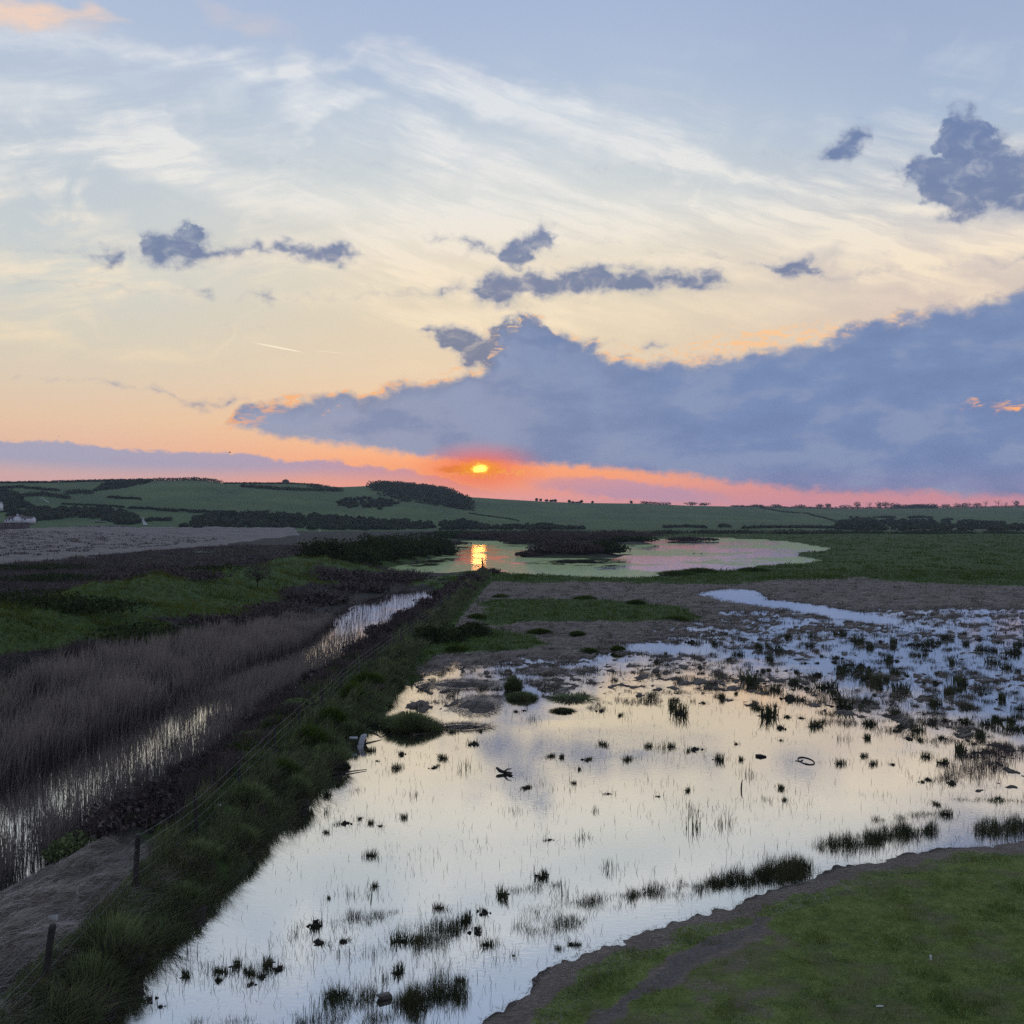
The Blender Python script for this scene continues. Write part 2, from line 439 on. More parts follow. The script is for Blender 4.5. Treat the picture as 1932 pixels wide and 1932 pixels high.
# ------------------------------------------------------------------ lines of the place, in metres
BANK_R = [(-8.6, 0), (-8.2, 14), (-7.9, 19.2), (-7.5, 25.7), (-7.0, 33), (-6.6, 45), (-6.4, 50), (-6.4, 70), (-5.6, 100), (-4.6, 130), (-3.4, 168), (-3.0, 185)]
FENCE = [(-8.8, 0), (-8.85, 19), (-8.75, 33), (-8.75, 45), (-8.5, 55), (-7.6, 72), (-6.9, 90), (-6.0, 115), (-5.2, 140), (-4.6, 162)]
DITCH_R = [(-13.6, 0), (-13.2, 15), (-12.9, 27), (-12.4, 33), (-11.7, 43), (-12.1, 50), (-11.7, 60), (-11.2, 82), (-8.9, 115), (-8.2, 128), (-9.6, 133), (-13, 135)]
DITCH_L = [(-18.6, 0), (-18.4, 15), (-18.2, 30), (-18.0, 41), (-17.7, 46), (-17.1, 57), (-15.6, 72), (-16.2, 86), (-17.1, 105), (-16.3, 119), (-14.2, 129), (-13.1, 135)]
SHORE = [(880, 1960), (905, 1932), (960, 1900), (1000, 1865), (1050, 1818), (1100, 1790), (1200, 1758), (1290, 1735), (1350, 1713), (1440, 1690), (1530, 1655), (1600, 1636), (1700, 1615), (1800, 1601), (1932, 1586), (2200, 1560), (2700, 1530)]
LAWN = np.vstack([np.array([(-2.2, 0.5), (-1.6, 12)]), WL(SHORE), np.array([(60, 30), (60, -30), (-4, -30)])])
OPEN = np.vstack([np.array([(-7.4, -5), (-7.4, 19)]), WL([(330, 1760), (400, 1690), (560, 1530), (650, 1435), (700, 1398), (830, 1402), (870, 1352), (960, 1330), (1140, 1342), (1300, 1335), (1500, 1352), (1700, 1395), (1770, 1440), (1750, 1490), (1932, 1540), (2300, 1540)]),
                  WL(SHORE)[::-1] + np.array([1.2, -0.6]), np.array([(-2, -5)])])
PATCHY = WL([(700, 1400), (720, 1335), (790, 1270), (900, 1245), (1100, 1236), (1180, 1222), (1330, 1150), (1450, 1150), (1560, 1150), (1700, 1148), (1932, 1142), (2500, 1150), (2500, 1560), (1932, 1560), (1700, 1480), (1400, 1400), (900, 1400)])
POOLS = [WL([(1168, 1216), (1250, 1214), (1330, 1219), (1362, 1224), (1340, 1232), (1240, 1234), (1200, 1229)]),
         WL([(1318, 1122), (1350, 1113), (1400, 1111), (1430, 1118), (1445, 1131), (1520, 1138), (1640, 1160), (1720, 1176), (1700, 1182), (1600, 1170), (1500, 1152), (1420, 1142), (1360, 1132)])]
LAGOON = WL([(690, 1080), (760, 1066), (800, 1058), (842, 1046), (845, 1040), (832, 1030), (850, 1021), (900, 1017), (1000, 1017), (1200, 1017), (1320, 1014), (1420, 1017), (1500, 1023), (1572, 1036), (1545, 1042), (1492, 1046),
             (1525, 1052), (1555, 1060), (1500, 1066), (1425, 1069), (1415, 1081), (1320, 1079), (1255, 1080), (1260, 1090), (1150, 1092), (1000, 1087), (900, 1080), (800, 1084)])
DYKE = [(-62, 20), (-50, 45), (-41, 65), (-36, 90), (-35, 120), (-32, 150), (-28, 190), (-24, 230), (-20, 290), (-16, 330)]
BEACH_EDGE = np.vstack([np.array([(-260, 120)]), WL([(0, 1065), (100, 1057), (230, 1045), (330, 1036), (420, 1030), (470, 1021), (560, 1010)], 0.3), np.array([(-116, 560)])])
BEACH = np.vstack([BEACH_EDGE, np.array([(-135, 640), (-500, 600), (-600, 120)])])
ISLES = [(14.6, 247, 12.0, 9, 1.3), (20, 375, 22, 30, 1.0), (43.5, 372, 7.5, 16, 0.9), (71, 405, 7, 5, 0.5), (-9, 425, 16, 16, 0.8), (29, 262, 2.0, 3, 0.1)]
SKY_T = [(-900, 905), (0, 912), (100, 911), (170, 909), (290, 907), (380, 906), (415, 911), (480, 912), (540, 912), (600, 916), (640, 919), (690, 917), (760, 919), (850, 930), (890, 938), (950, 942), (1040, 947), (1100, 949),
         (1200, 950), (1300, 954), (1400, 956), (1500, 958), (1600, 960), (1700, 959), (1800, 958), (1932, 956), (2900, 950)]
RIDGE_T = [(-900, 1000), (0, 1040), (700, 1280), (950, 1480), (1400, 1900), (1932, 2350), (2900, 2400)]
BASE_T = [(-900, 560), (0, 585), (300, 600), (500, 640), (900, 700), (1400, 760), (1932, 830), (2900, 850)]

def ground(X, Y, masks=False):
    X, Y = np.asarray(X, float), np.asarray(Y, float)
    n1 = fbm(X, Y, 7.0, 4)
    n2 = fbm(X + 40, Y * 0.8, 1.9, 4, 0.6)
    n4 = fbm(X + 11, Y * 0.6 - 7, 0.7, 3, 0.6)
    n3 = fbm(X - 90, Y + 33, 26.0, 3)
    # flooded marsh
    dop = sdist(X, Y, OPEN)
    dpa = sdist(X, Y, PATCHY)
    dry = 0.17 + 0.08 * n1 + 0.11 * n2 + 0.05 * n4
    patch = -0.040 - 0.035 * sstep(X, 5, 40) + 0.065 * n2 + 0.08 * n1 + 0.10 * n4 + 0.085 * sstep(Y, 65, 105)
    h = dry + (patch - dry) * sstep(dpa, -5, 4)
    deep = -0.30 + 0.08 * n2
    h = h + (deep - h) * sstep(dop + 1.2 * n1, -2.6, 2.2)
    for P in POOLS:
        h = np.minimum(h, 0.25 - 0.5 * sstep(sdist(X, Y, P) + 0.7 * n2, -2.0, 1.4))
    # meadow on the right and far flat
    far = sstep(Y, 140, 175)
    h = h + (0.45 + 0.10 * n3 + 0.06 * n1 - h) * far
    # lagoon
    dlg = sdist(X, Y, LAGOON)
    h = np.where(Y > 140, h + (-0.6 - h) * sstep(dlg + 0.9 * n1, -1.6, 1.6), h)
    isle = np.zeros(X.shape)
    for cx, cy, rx, ry, hh in ISLES:
        r = np.hypot((X - cx) / rx, (Y - cy) / ry) + 0.10 * n1
        hi = hh * np.clip(1.25 - r * r, -1, 1)
        isle = np.maximum(isle, (r < 1.1))
        h = np.where(r < 1.4, np.maximum(h, hi), h)
    # lawn
    dl = sdist(X, Y, LAWN)
    lawn_h = np.where(dl < 1.5, 0.11 * dl + 0.03 * n2 + 0.02 * n4, 0.165 + 0.05 * (dl - 1.5) + 0.03 * n2 + 0.05 * n1)
    lawn_h = np.minimum(lawn_h, 0.9 + 0.05 * n1)
    h = np.where(dl > -3, np.maximum(h, lawn_h), h)
    # bank with the fence
    xr, xl = at_y(BANK_R, Y) + 0.35 * n2 + 0.15 * n4, at_y(DITCH_R, Y) - 0.3 * n2
    bank_in = (X < xr + 1.0) & (X > xl - 1.0) & (Y < 172)
    dr, dlft = xr - X, X - xl
    bh = np.minimum(np.minimum(0.62 * dr, 0.45 * dlft), 0.68 + 0.10 * n1 + 0.20 * n2 + 0.12 * n4)
    bh = np.where(Y > 133, np.minimum(0.62 * dr, 0.7 + 0.1 * n1), bh)
    bh = np.where(bh < 0, np.maximum(bh, -0.35), bh)
    h = np.where(bank_in, np.where((dr < 0.6) & (Y > 58), np.maximum(bh, h), bh), h)
    # ditch
    yl = at_y(DITCH_L, Y)
    in_ditch = (X <= xl) & (X > yl) & (Y < 135)
    dd = np.minimum(xl - X, X - yl)
    h = np.where(in_ditch, np.maximum(-0.45, -0.4 * dd), h)
    # land on the left
    left = (X <= yl) & (Y < 135) | ((Y >= 135) & (dlg < 0) & (X < at_y(BANK_R, Y) - 4) & (X < -3))
    ddy = linedist(X, Y, DYKE)
    edge = np.where(Y < 135, yl - X, 8 - dlg * 0)
    lh = np.minimum(0.35 + 0.10 * n1 + 0.05 * n2, 0.08 * np.maximum(edge, 0) + 0.02)
    crest = (2.7 + 0.5 * n3) * (1 - 0.35 * np.exp(-((Y - 118) / 9.0) ** 2))
    rise = np.exp(-(ddy / (8.5 + 2.0 * n3)) ** 2)
    lh = lh + crest * rise * sstep(edge, 1, 8) + 0.30 * n2 * rise + 0.55 * n1 * rise
    left_far = (Y >= 170) & (X < -14)
    lh = np.where(Y >= 135, np.minimum(lh, np.maximum(0.2, -dlg * 0.35)), lh)
    h = np.where(left & (Y < 420) & (X < 0), lh, h)
    # shingle beach
    db = np.where(inside(X, Y, BEACH), linedist(X, Y, BEACH_EDGE), -linedist(X, Y, BEACH_EDGE))
    sh = 0.3 + 3.5 * sstep(db, 0, 105) - 3.0 * sstep(db, 115, 200) + 0.40 * n1 * sstep(db, 12, 60) + 0.35 * n3 * sstep(db, 40, 100)
    h = np.where(db > 0, np.maximum(h, sh), h)
    # hills
    u = X / np.maximum(Y, 30) * FPX + CX
    rd, bd = np.interp(u, *zip(*RIDGE_T)), np.interp(u, *zip(*BASE_T))
    zr = EYE + (EY - np.interp(u, *zip(*SKY_T))) / FPX * rd
    t = (Y - bd) / (rd - bd)
    p = np.where(t < 1, 0.5 * np.clip(t, 0, 1) + 0.5 * sstep(t, 0, 1), 1 - 0.35 * (t - 1))
    hz = zr * p + fbm(X, Y, 160.0, 3) * 1.6 * np.clip(np.minimum(t, 1 - t) * 4, 0, 1)
    h = np.where((Y > bd) & (t < 3.0), np.maximum(hz, 0.3) + np.where(db > 0, 1.5, 0.0) * np.clip(1 - t * 8, 0, 1), h)
    h = np.where(t >= 3.0, zr * 0.3, h)
    h = np.where(Y < 0, 0.6, h)
    if not masks:
        return h
    M = {}
    shore = sstep(dl, -0.4, 0.5) * sstep(dl + 0.5 * n2 + 0.4 * n1, 1.2, 0.35)
    track_l = linedist(X, Y, WL([(1060, 1990), (1120, 1925), (1200, 1868), (1290, 1810), (1400, 1752), (1480, 1712), (1550, 1690)], 0.3))
    track = 0.8 * sstep(track_l + 0.30 * n2 + 0.2 * n4, 0.62, 0.05) * sstep(X, 8.2, 5.0)
    bare = sstep(fbm(X, Y, 3.2, 3) + 0.9 * np.exp(-(linedist(X, Y, WL([(1150, 2000), (1330, 1850), (1500, 1790)], 0.4)) / 2.0) ** 2), 0.45, 1.0)
    on_lawn = sstep(dl, 0.0, 0.6)
    M['lawn'] = on_lawn
    M['bare'] = np.clip(on_lawn * (bare * 0.42 + track * 0.9) + shore, 0, 1)
    M['track'] = on_lawn * track * 0.8
    M['dry'] = np.clip(0.5 + 0.55 * fbm(X, Y, 3.6, 4, 0.6) + 0.4 * fbm(X + 9, Y, 0.8, 3), 0, 1)
    # green patches of the mid marsh
    g1 = sdist(X, Y, WL([(880, 1136), (1000, 1130), (1230, 1140), (1310, 1160), (1280, 1172), (1150, 1176), (1000, 1180), (905, 1185)]))
    g2 = sdist(X, Y, WL([(785, 1240), (790, 1215), (830, 1196), (930, 1190), (1010, 1205), (1035, 1220), (960, 1232), (880, 1238)]))
    g3 = sdist(X, Y, WL([(900, 1101), (1200, 1102), (1330, 1104), (1600, 1094), (1700, 1100), (1932, 1110), (2600, 1118), (2600, 1000), (830, 1000), (830, 1095)]))
    gr = np.maximum(np.maximum(sstep(g1 + 2.2 * n1, -1.5, 2.0), sstep(g2 + 1.6 * n1, -1.2, 1.5)), sstep(g3 + 5 * n1, -4, 4))
    leftm = left & (Y < 420)
    lgreen = sstep(fbm(X, Y, 14.0, 3) + 1.6 * rise + 0.5 * np.exp(-((X + 34) / 10) ** 2), 0.30, 1.0)
    gr = np.where(leftm, lgreen, gr)
    bank_g = sstep(fbm(X, Y, 5.0, 3) + 0.25, 0.1, 0.5)
    gr = np.where(bank_in, np.where(dr < 2.6, 0.8, bank_g), gr)
    gr = np.where(bank_in & (Y < 27.5) & (dr > 1.5), 0.0, gr)
    gr = np.where(isle > 0, 0.15, gr)
    gr = np.where((Y > bd - 10), 1.0, gr)
    M['grass'] = np.clip(gr, 0, 1)
    litter_patch = sstep(Y, 30, 25) * bank_in * sstep(dr, 1.2, 2.2)
    M['litter'] = np.where(bank_in, litter_patch, np.where(leftm | ((X < -25) & (Y >= 420)), 0.12, 1.0)) * (isle == 0)
    M['shingle'] = sstep(db + 6 * n1, -2, 4) * (Y < bd + 25)
    M['hill'] = sstep(Y - bd, -5, 20)
    M['wet'] = sstep(h, 0.10, 0.0)
    return h, M

def mesh_obj(name, V, F, mat, parent=None, attrs=None, smooth=False, kind=None):
    """V (n,3); F (m,3) or (m,4) array or list of such arrays"""
    me = bpy.data.meshes.new(name)
    V = np.ascontiguousarray(V, dtype=np.float32)
    Fs = F if isinstance(F, list) else [F]
    Fs = [np.ascontiguousarray(f, dtype=np.int32) for f in Fs if len(f)]
    me.vertices.add(len(V))
    me.vertices.foreach_set('co', V.ravel())
    loops = np.concatenate([f.ravel() for f in Fs])
    sizes = np.concatenate([np.full(len(f), f.shape[1], np.int32) for f in Fs])
    starts = np.concatenate([[0], np.cumsum(sizes)[:-1]]).astype(np.int32)
    me.loops.add(len(loops))
    me.loops.foreach_set('vertex_index', loops)
    me.polygons.add(len(sizes))
    me.polygons.foreach_set('loop_start', starts)
    me.polygons.foreach_set('loop_total', sizes)
    if smooth:
        me.polygons.foreach_set('use_smooth', np.ones(len(sizes), bool))
    me.update(calc_edges=True)
    for k, a in (attrs or {}).items():
        at = me.attributes.new(k, 'FLOAT', 'POINT')
        at.data.foreach_set('value', np.ascontiguousarray(a, dtype=np.float32))
    if mat is not None:
        me.materials.append(mat)
    o = bpy.data.objects.new(name, me)
    COL.objects.link(o)
    if parent is not None:
        o.parent = parent
    if kind:
        o['kind'] = kind
    return o

def tag(o, label, cat, group=None):
    o['label'] = label
    o['category'] = cat
    if group:
        o['group'] = group
    return o

def empty(name, loc, rz=0.0):
    o = bpy.data.objects.new(name, None)
    COL.objects.link(o)
    o.location = loc
    o.rotation_euler = (0, 0, rz)
    o.empty_display_size = 0.2
    return o

# ------------------------------------------------------------------ materials
def mat_new(name):
    m = bpy.data.materials.new(name)
    m.use_nodes = True
    m.node_tree.nodes.clear()
    N = Net(m.node_tree)
    out = N.new('ShaderNodeOutputMaterial')
    return m, N, out

def attr(N, name):
    n = N.new('ShaderNodeAttribute', attribute_name=name)
    return n.outputs['Fac']

def principled(N, out, color, rough=0.9, bump=None, spec=0.2, bump_d=0.05, bump_s=0.6):
    b = N.new('ShaderNodeBsdfPrincipled')
    N.put(b.inputs['Base Color'], color)
    N.put(b.inputs['Roughness'], rough)
    N.put(b.inputs['Specular IOR Level'], spec)
    if bump is not None:
        bn = N.new('ShaderNodeBump')
        bn.inputs['Strength'].default_value = bump_s
        bn.inputs['Distance'].default_value = bump_d
        N.put(bn.inputs['Height'], bump)
        N.put(b.inputs['Normal'], bn.outputs[0])
    N.nt.links.new(b.outputs[0], out.inputs[0])
    return b

def pos(N):
    return N.new('ShaderNodeNewGeometry').outputs['Position']

def ground_material():
    m, N, out = mat_new('ground_earth_and_turf')
    p = pos(N)
    a = {k: attr(N, k) for k in ('lawn', 'bare', 'track', 'grass', 'litter', 'shingle', 'hill', 'wet', 'dry')}
    nf = N.noise(p, 9.0, 6.0, 0.7)
    nm = N.noise(p, 1.3, 5.0, 0.6)
    nl = N.noise(p, 0.12, 4.0, 0.55)
    nh = N.noise(p, 0.012, 4.0, 0.5)
    def edge(k, w=0.9):
        v = N.m('ADD', a[k], N.m('MULTIPLY', N.m('SUBTRACT', nm, 0.5), w))
        return N.step(v, 0.35, 0.65)
    scrub = N.ramp(nf, [(0.2, (0.020, 0.018, 0.015)), (0.55, (0.045, 0.040, 0.032)), (0.8, (0.075, 0.064, 0.050))])
    straw_v = N.vm('MULTIPLY', p, (2.2, 7.0, 7.0))
    straw = N.noise(straw_v, 1.5, 6.0, 0.72, 1.5)
    litter = N.ramp(straw, [(0.28, (0.085, 0.068, 0.056)), (0.5, (0.175, 0.142, 0.117)), (0.72, (0.32, 0.27, 0.225))])
    litter = N.mix(N.m('MULTIPLY', N.step(N.noise(N.vm('MULTIPLY', p, (0.45, 0.8, 1.0)), 1.0, 5.0, 0.65), 0.50, 0.60), 0.75), litter, (0.052, 0.040, 0.032))
    litter = N.mix(N.step(nl, 0.42, 0.62), litter, N.ramp(straw, [(0.3, (0.075, 0.062, 0.048)), (0.7, (0.21, 0.172, 0.132))]))
    green = N.ramp(nm, [(0.25, (0.028, 0.048, 0.014)), (0.5, (0.050, 0.084, 0.020)), (0.75, (0.085, 0.122, 0.030))])
    green = N.mix(N.m('MULTIPLY', N.step(nl, 0.46, 0.66), 0.5), green, (0.075, 0.09, 0.026))
    lawn = N.ramp(N.noise(p, 2.4, 6.0, 0.68), [(0.28, (0.074, 0.104, 0.024)), (0.5, (0.136, 0.172, 0.040)), (0.72, (0.21, 0.235, 0.066))])
    lawn = N.mix(N.m('MULTIPLY', N.step(a['dry'], 0.45, 0.95), 0.6), lawn, N.ramp(straw, [(0.3, (0.075, 0.066, 0.034)), (0.7, (0.155, 0.130, 0.078))]))
    bare = N.ramp(straw, [(0.3, (0.100, 0.078, 0.058)), (0.55, (0.185, 0.145, 0.110)), (0.75, (0.29, 0.235, 0.185))])
    trk = N.ramp(nf, [(0.3, (0.085, 0.072, 0.062)), (0.7, (0.175, 0.150, 0.128))])
    shg = N.ramp(N.noise(p, 1.1, 6.0, 0.75), [(0.3, (0.105, 0.090, 0.078)), (0.5, (0.19, 0.165, 0.145)), (0.75, (0.28, 0.245, 0.215))])
    weeds = N.step(N.noise(N.vm('MULTIPLY', p, (0.5, 1.4, 1.0)), 0.14, 6.0, 0.7), 0.53, 0.62)
    shg = N.mix(weeds, shg, (0.055, 0.05, 0.034))
    pasture = N.ramp(nh, [(0.3, (0.058, 0.094, 0.034)), (0.5, (0.080, 0.124, 0.042)), (0.7, (0.104, 0.150, 0.054))])
    pasture = N.mix(N.m('MULTIPLY', N.step(N.noise(N.vm('MULTIPLY', p, (0.02, 0.006, 0.0)), 1.0, 6.0, 0.7), 0.40, 0.66), 0.7), pasture, (0.054, 0.084, 0.034))
    c = N.mix(edge('litter'), scrub, litter)
    c = N.mix(edge('grass'), c, green)
    c = N.mix(N.m('MULTIPLY', a['wet'], 0.75), c, (0.030, 0.025, 0.020))
    c = N.mix(edge('lawn', 0.5), c, lawn)
    c = N.mix(edge('bare', 1.1), c, bare)
    c = N.mix(edge('track', 0.7), c, trk)
    c = N.mix(edge('shingle', 0.6), c, shg)
    c = N.mix(a['hill'], c, pasture)
    hgt = N.m('ADD', N.m('MULTIPLY', nf, 0.5), N.m('ADD', N.m('MULTIPLY', straw, 0.7), nm))
    principled(N, out, c, 0.92, hgt, 0.15, 0.08, 0.8)
    return m

def water_material(name, kind):
    m, N, out = mat_new(name)
    p = pos(N)
    # wind patches decide how ruffled the surface is
    patch = N.noise(p, 0.13, 4.0, 0.6)
    rip = N.noise(N.vm('MULTIPLY', p, (1.0, 1.6, 1.0)), 5.0, 3.0, 0.6)
    rip2 = N.noise(N.vm('MULTIPLY', p, (0.5, 2.0, 1.0)), 1.2 if kind == 'lagoon' else 16.0, 3.0, 0.55)
    ruff = N.step(patch, 0.44, 0.70)
    bump = N.new('ShaderNodeBump')
    if kind == 'lagoon':
        bump.inputs['Strength'].default_value = 1.0
        bump.inputs['Distance'].default_value = 0.009
        N.put(bump.inputs['Height'], N.m('ADD', rip2, N.m('MULTIPLY', rip, 0.3)))
    else:
        bump.inputs['Strength'].default_value = 1.0
        bump.inputs['Distance'].default_value = 0.0016
        N.put(bump.inputs['Height'], N.m('ADD', N.m('MULTIPLY', N.m('MULTIPLY', rip2, ruff), 1.0), N.m('MULTIPLY', rip, 0.8)))
    gl = N.new('ShaderNodeBsdfGlossy')
    N.put(gl.inputs['Color'], (0.935, 0.935, 0.92) if kind == 'pond' else (0.86, 0.84, 0.82))
    N.put(gl.inputs['Roughness'], 0.02)
    N.put(gl.inputs['Normal'], bump.outputs[0])
    body = N.new('ShaderNodeBsdfDiffuse')
    N.put(body.inputs[0], (0.035, 0.034, 0.028))
    lw = N.new('ShaderNodeFresnel')
    lw.inputs[0].default_value = 4.2
    f = N.step(lw.outputs[0], 0.25, 0.62, 0.74, 0.99)
    mx = N.new('ShaderNodeMixShader')
    N.put(mx.inputs[0], f)
    nt = N.nt
    nt.links.new(body.outputs[0], mx.inputs[1])
    nt.links.new(gl.outputs[0], mx.inputs[2])
    last = mx.outputs[0]
    if kind == 'lagoon':
        q = N.vm('MULTIPLY', p, (0.050, 0.034, 1.0))
        w1 = N.noise(q, 1.0, 7.0, 0.68, 0.6)
        w2 = N.noise(N.vm('MULTIPLY', p, (0.012, 0.010, 1.0)), 1.0, 3.0, 0.5)
        fine_w = N.noise(N.vm('MULTIPLY', p, (0.16, 0.10, 1.0)), 1.0, 5.0, 0.7, 0.4)
        w1 = N.m('ADD', N.m('MULTIPLY', w1, 0.55), N.m('MULTIPLY', fine_w, 0.45))
        weed = N.step(N.m('ADD', w1, N.m('MULTIPLY', N.m('SUBTRACT', w2, 0.5), 0.8)), 0.445, 0.49)
        wd = N.new('ShaderNodeBsdfPrincipled')
        N.put(wd.inputs['Base Color'], N.ramp(N.noise(p, 0.8, 5.0, 0.7), [(0.3, (0.26, 0.32, 0.11)), (0.7, (0.58, 0.64, 0.32))]))
        N.put(wd.inputs['Roughness'], 0.9)
        N.put(wd.inputs['Specular IOR Level'], 0.05)
        mw = N.new('ShaderNodeMixShader')
        N.put(mw.inputs[0], N.m('MULTIPLY', weed, 0.8))
        nt.links.new(last, mw.inputs[1])
        nt.links.new(wd.outputs[0], mw.inputs[2])
        last = mw.outputs[0]
    nt.links.new(last, out.inputs[0])
    return m

def leaf_material(name, dark, light, rough=0.8, trans=0.25, scale=0.6, tip=None):
    """blades and leaves: colour runs between two shades by a random value kept on each leaf"""
    m, N, out = mat_new(name)
    t = attr(N, 'tint')
    nz = N.noise(pos(N), scale, 3.0, 0.6)
    f = N.m('ADD', N.m('MULTIPLY', t, 0.55), N.m('MULTIPLY', N.step(nz, 0.34, 0.66), 0.45))
    c = N.mix(f, dark, light)
    if tip is not None:
        c = N.mix(N.m('POWER', attr(N, 'tip'), 1.6), c, tip)
    d = N.new('ShaderNodeBsdfDiffuse')
    N.put(d.inputs[0], c)
    tr = N.new('ShaderNodeBsdfTranslucent')
    N.put(tr.inputs[0], c)
    mx = N.new('ShaderNodeMixShader')
    mx.inputs[0].default_value = trans
    N.nt.links.new(d.outputs[0], mx.inputs[1])
    N.nt.links.new(tr.outputs[0], mx.inputs[2])
    N.nt.links.new(mx.outputs[0], out.inputs[0])
    return m

def plain_material(name, lo, hi, scale=6.0, rough=0.8, bump=0.02, detail=5.0):
    m, N, out = mat_new(name)
    tc = N.new('ShaderNodeTexCoord').outputs['Object']
    nz = N.noise(tc, scale, detail, 0.65)
    principled(N, out, N.ramp(nz, [(0.3, lo), (0.7, hi)]), rough, nz, 0.3, bump)
    return m

MAT = {}
MAT['ground'] = ground_material()
MAT['pond'] = water_material('flood_water', 'pond')
MAT['lagoon'] = water_material('lagoon_water', 'lagoon')
MAT['grass'] = leaf_material('bank_grass_blades', (0.038, 0.056, 0.022), (0.260, 0.300, 0.130), scale=0.9)
MAT['dyke'] = leaf_material('dyke_grass_blades', (0.036, 0.054, 0.010), (0.170, 0.190, 0.038), scale=0.35)
MAT['marsh'] = leaf_material('brown_marsh_sedge', (0.040, 0.036, 0.022), (0.135, 0.115, 0.075))
MAT['lush'] = leaf_material('lush_grass_blades', (0.032, 0.060, 0.012), (0.110, 0.155, 0.030))
MAT['lawn'] = leaf_material('lawn_grass_blades', (0.082, 0.122, 0.030), (0.240, 0.275, 0.082))
MAT['reed'] = leaf_material('dead_reed_stems', (0.075, 0.064, 0.058), (0.20, 0.168, 0.138), trans=0.15, scale=0.45, tip=(0.36, 0.30, 0.245))
MAT['straw'] = leaf_material('fallen_straw', (0.075, 0.060, 0.050), (0.52, 0.44, 0.37), trans=0.1)
MAT['sedge'] = leaf_material('sedge_blades', (0.024, 0.030, 0.015), (0.120, 0.130, 0.060))
MAT['twig'] = leaf_material('dead_scrub_twigs', (0.036, 0.028, 0.027), (0.150, 0.117, 0.107), trans=0.05)
MAT['bramble'] = leaf_material('bramble_leaves', (0.014, 0.022, 0.009), (0.068, 0.088, 0.032))
MAT['wood_leaf'] = leaf_material('far_woodland_leaves', (0.028, 0.038, 0.022), (0.096, 0.114, 0.060), scale=0.06)
MAT['mud'] = plain_material('wet_mud', (0.014, 0.011, 0.009), (0.040, 0.032, 0.025), 9.0, 0.75, 0.03)

# ------------------------------------------------------------------ ground sheet
def polar_grid(rows, cols):
    Rr, Aa = np.meshgrid(rows, cols, indexing='ij')
    X, Y = Rr * np.sin(Aa), Rr * np.cos(Aa)
    n, m = Rr.shape
    i = np.arange(n - 1)[:, None] * m + np.arange(m - 1)[None, :]
    F = np.stack([i, i + 1, i + m + 1, i + m], -1).reshape(-1, 4)
    return X.ravel(), Y.ravel(), F

def build_ground():
    cols = np.radians(np.concatenate([np.arange(-180, -32, 4.0), np.linspace(-31, 31, 620), np.arange(32, 181, 4.0)]))
    dep = np.concatenate([np.linspace(2100, 990, 400), np.linspace(989, 979, 40)])
    rows = EYE * FPX / (dep - EY)
    hill = np.arange(560, 2700, 14.0)
    rows = np.unique(np.concatenate([[2, 6, 10, 14], rows[(rows < 560)], hill, np.arange(2800, 7000, 400.0)]))
    X, Y, F = polar_grid(rows, cols)
    h, M = ground(X, Y, True)
    far = np.hypot(X, Y) > 3000
    h = np.where(far & (Y < 0), 0.5, h)
    o = mesh_obj('ground', np.stack([X, Y, h], 1), F, MAT['ground'], attrs=M, smooth=True, kind='structure')
    return o
ground_obj = build_ground()

def sheet(name, pts, z, mat):
    V = [(x, y, z) for x, y in pts]
    me = bpy.data.meshes.new(name)
    me.from_pydata(V, [], [list(range(len(V)))])
    me.materials.append(mat)
    o = bpy.data.objects.new(name, me)
    COL.objects.link(o)
    o['kind'] = 'structure'
    return o
sheet('flood_water', [(-10, -2), (60, -2), (90, 40), (140, 150), (60, 168), (-3.9, 160), (-6.6, 110), (-7.4, 75), (-9.4, 40)], 0.0, MAT['pond'])
sheet('ditch_water', [(-23, -2), (-12.2, -2), (-11.6, 30), (-10.4, 50), (-10.2, 82), (-7.9, 115), (-7.0, 138), (-16, 140), (-20, 100), (-18, 70), (-23, 45)], 0.0, MAT['pond'])
sheet('lagoon_water', [(-40, 172), (3, 161), (45, 154), (70, 165), (130, 205), (180, 330), (180, 520), (-60, 520), (-40, 300)], 0.004, MAT['lagoon'])

# ------------------------------------------------------------------ vegetation builders
def gh(x, y):
    return ground(np.atleast_1d(np.asarray(x, float)), np.atleast_1d(np.asarray(y, float)))

def blades(P, H, Wd, lean, segs=1, yaw=None):
    """flat tapering blades rooted at P (n,3); lean (n,2) moves the tip sideways"""
    n = len(P)
    H, Wd = np.broadcast_to(H, n), np.broadcast_to(Wd, n)
    yaw = rng.uniform(0, np.pi, n) if yaw is None else yaw
    wx, wy = np.cos(yaw) * Wd / 2, np.sin(yaw) * Wd / 2
    tip = P + np.stack([lean[:, 0], lean[:, 1], H], 1)
    side = np.stack([wx, wy, np.zeros(n)], 1)
    if segs == 1:
        V = np.stack([P - side, P + side, tip], 1).reshape(-1, 3)
        F = [np.arange(n * 3).reshape(-1, 3)]
        k = 3
    else:
        mid = P + np.stack([lean[:, 0] * 0.28, lean[:, 1] * 0.28, H * 0.6], 1)
        V = np.stack([P - side, P + side, mid + side * 0.7, mid - side * 0.7, tip], 1).reshape(-1, 3)
        b = np.arange(n)[:, None] * 5
        F = [b + np.array([[0, 1, 2, 3]]), b + np.array([[3, 2, 4]])]
        k = 5
    t = np.repeat(rng.random(n), k)
    return V, F, t

def tips(n, segs):
    return np.tile([0, 0, 1.0] if segs == 1 else [0, 0, .5, .5, 1.0], n)

def blade_obj(name, P, H, Wd, lean, mat, segs=1, kind='stuff', parent=None):
    V, F, t = blades(P, H, Wd, lean, segs)
    return mesh_obj(name, V, F, mat, parent, {'tint': t, 'tip': tips(len(P), segs)}, kind=kind)

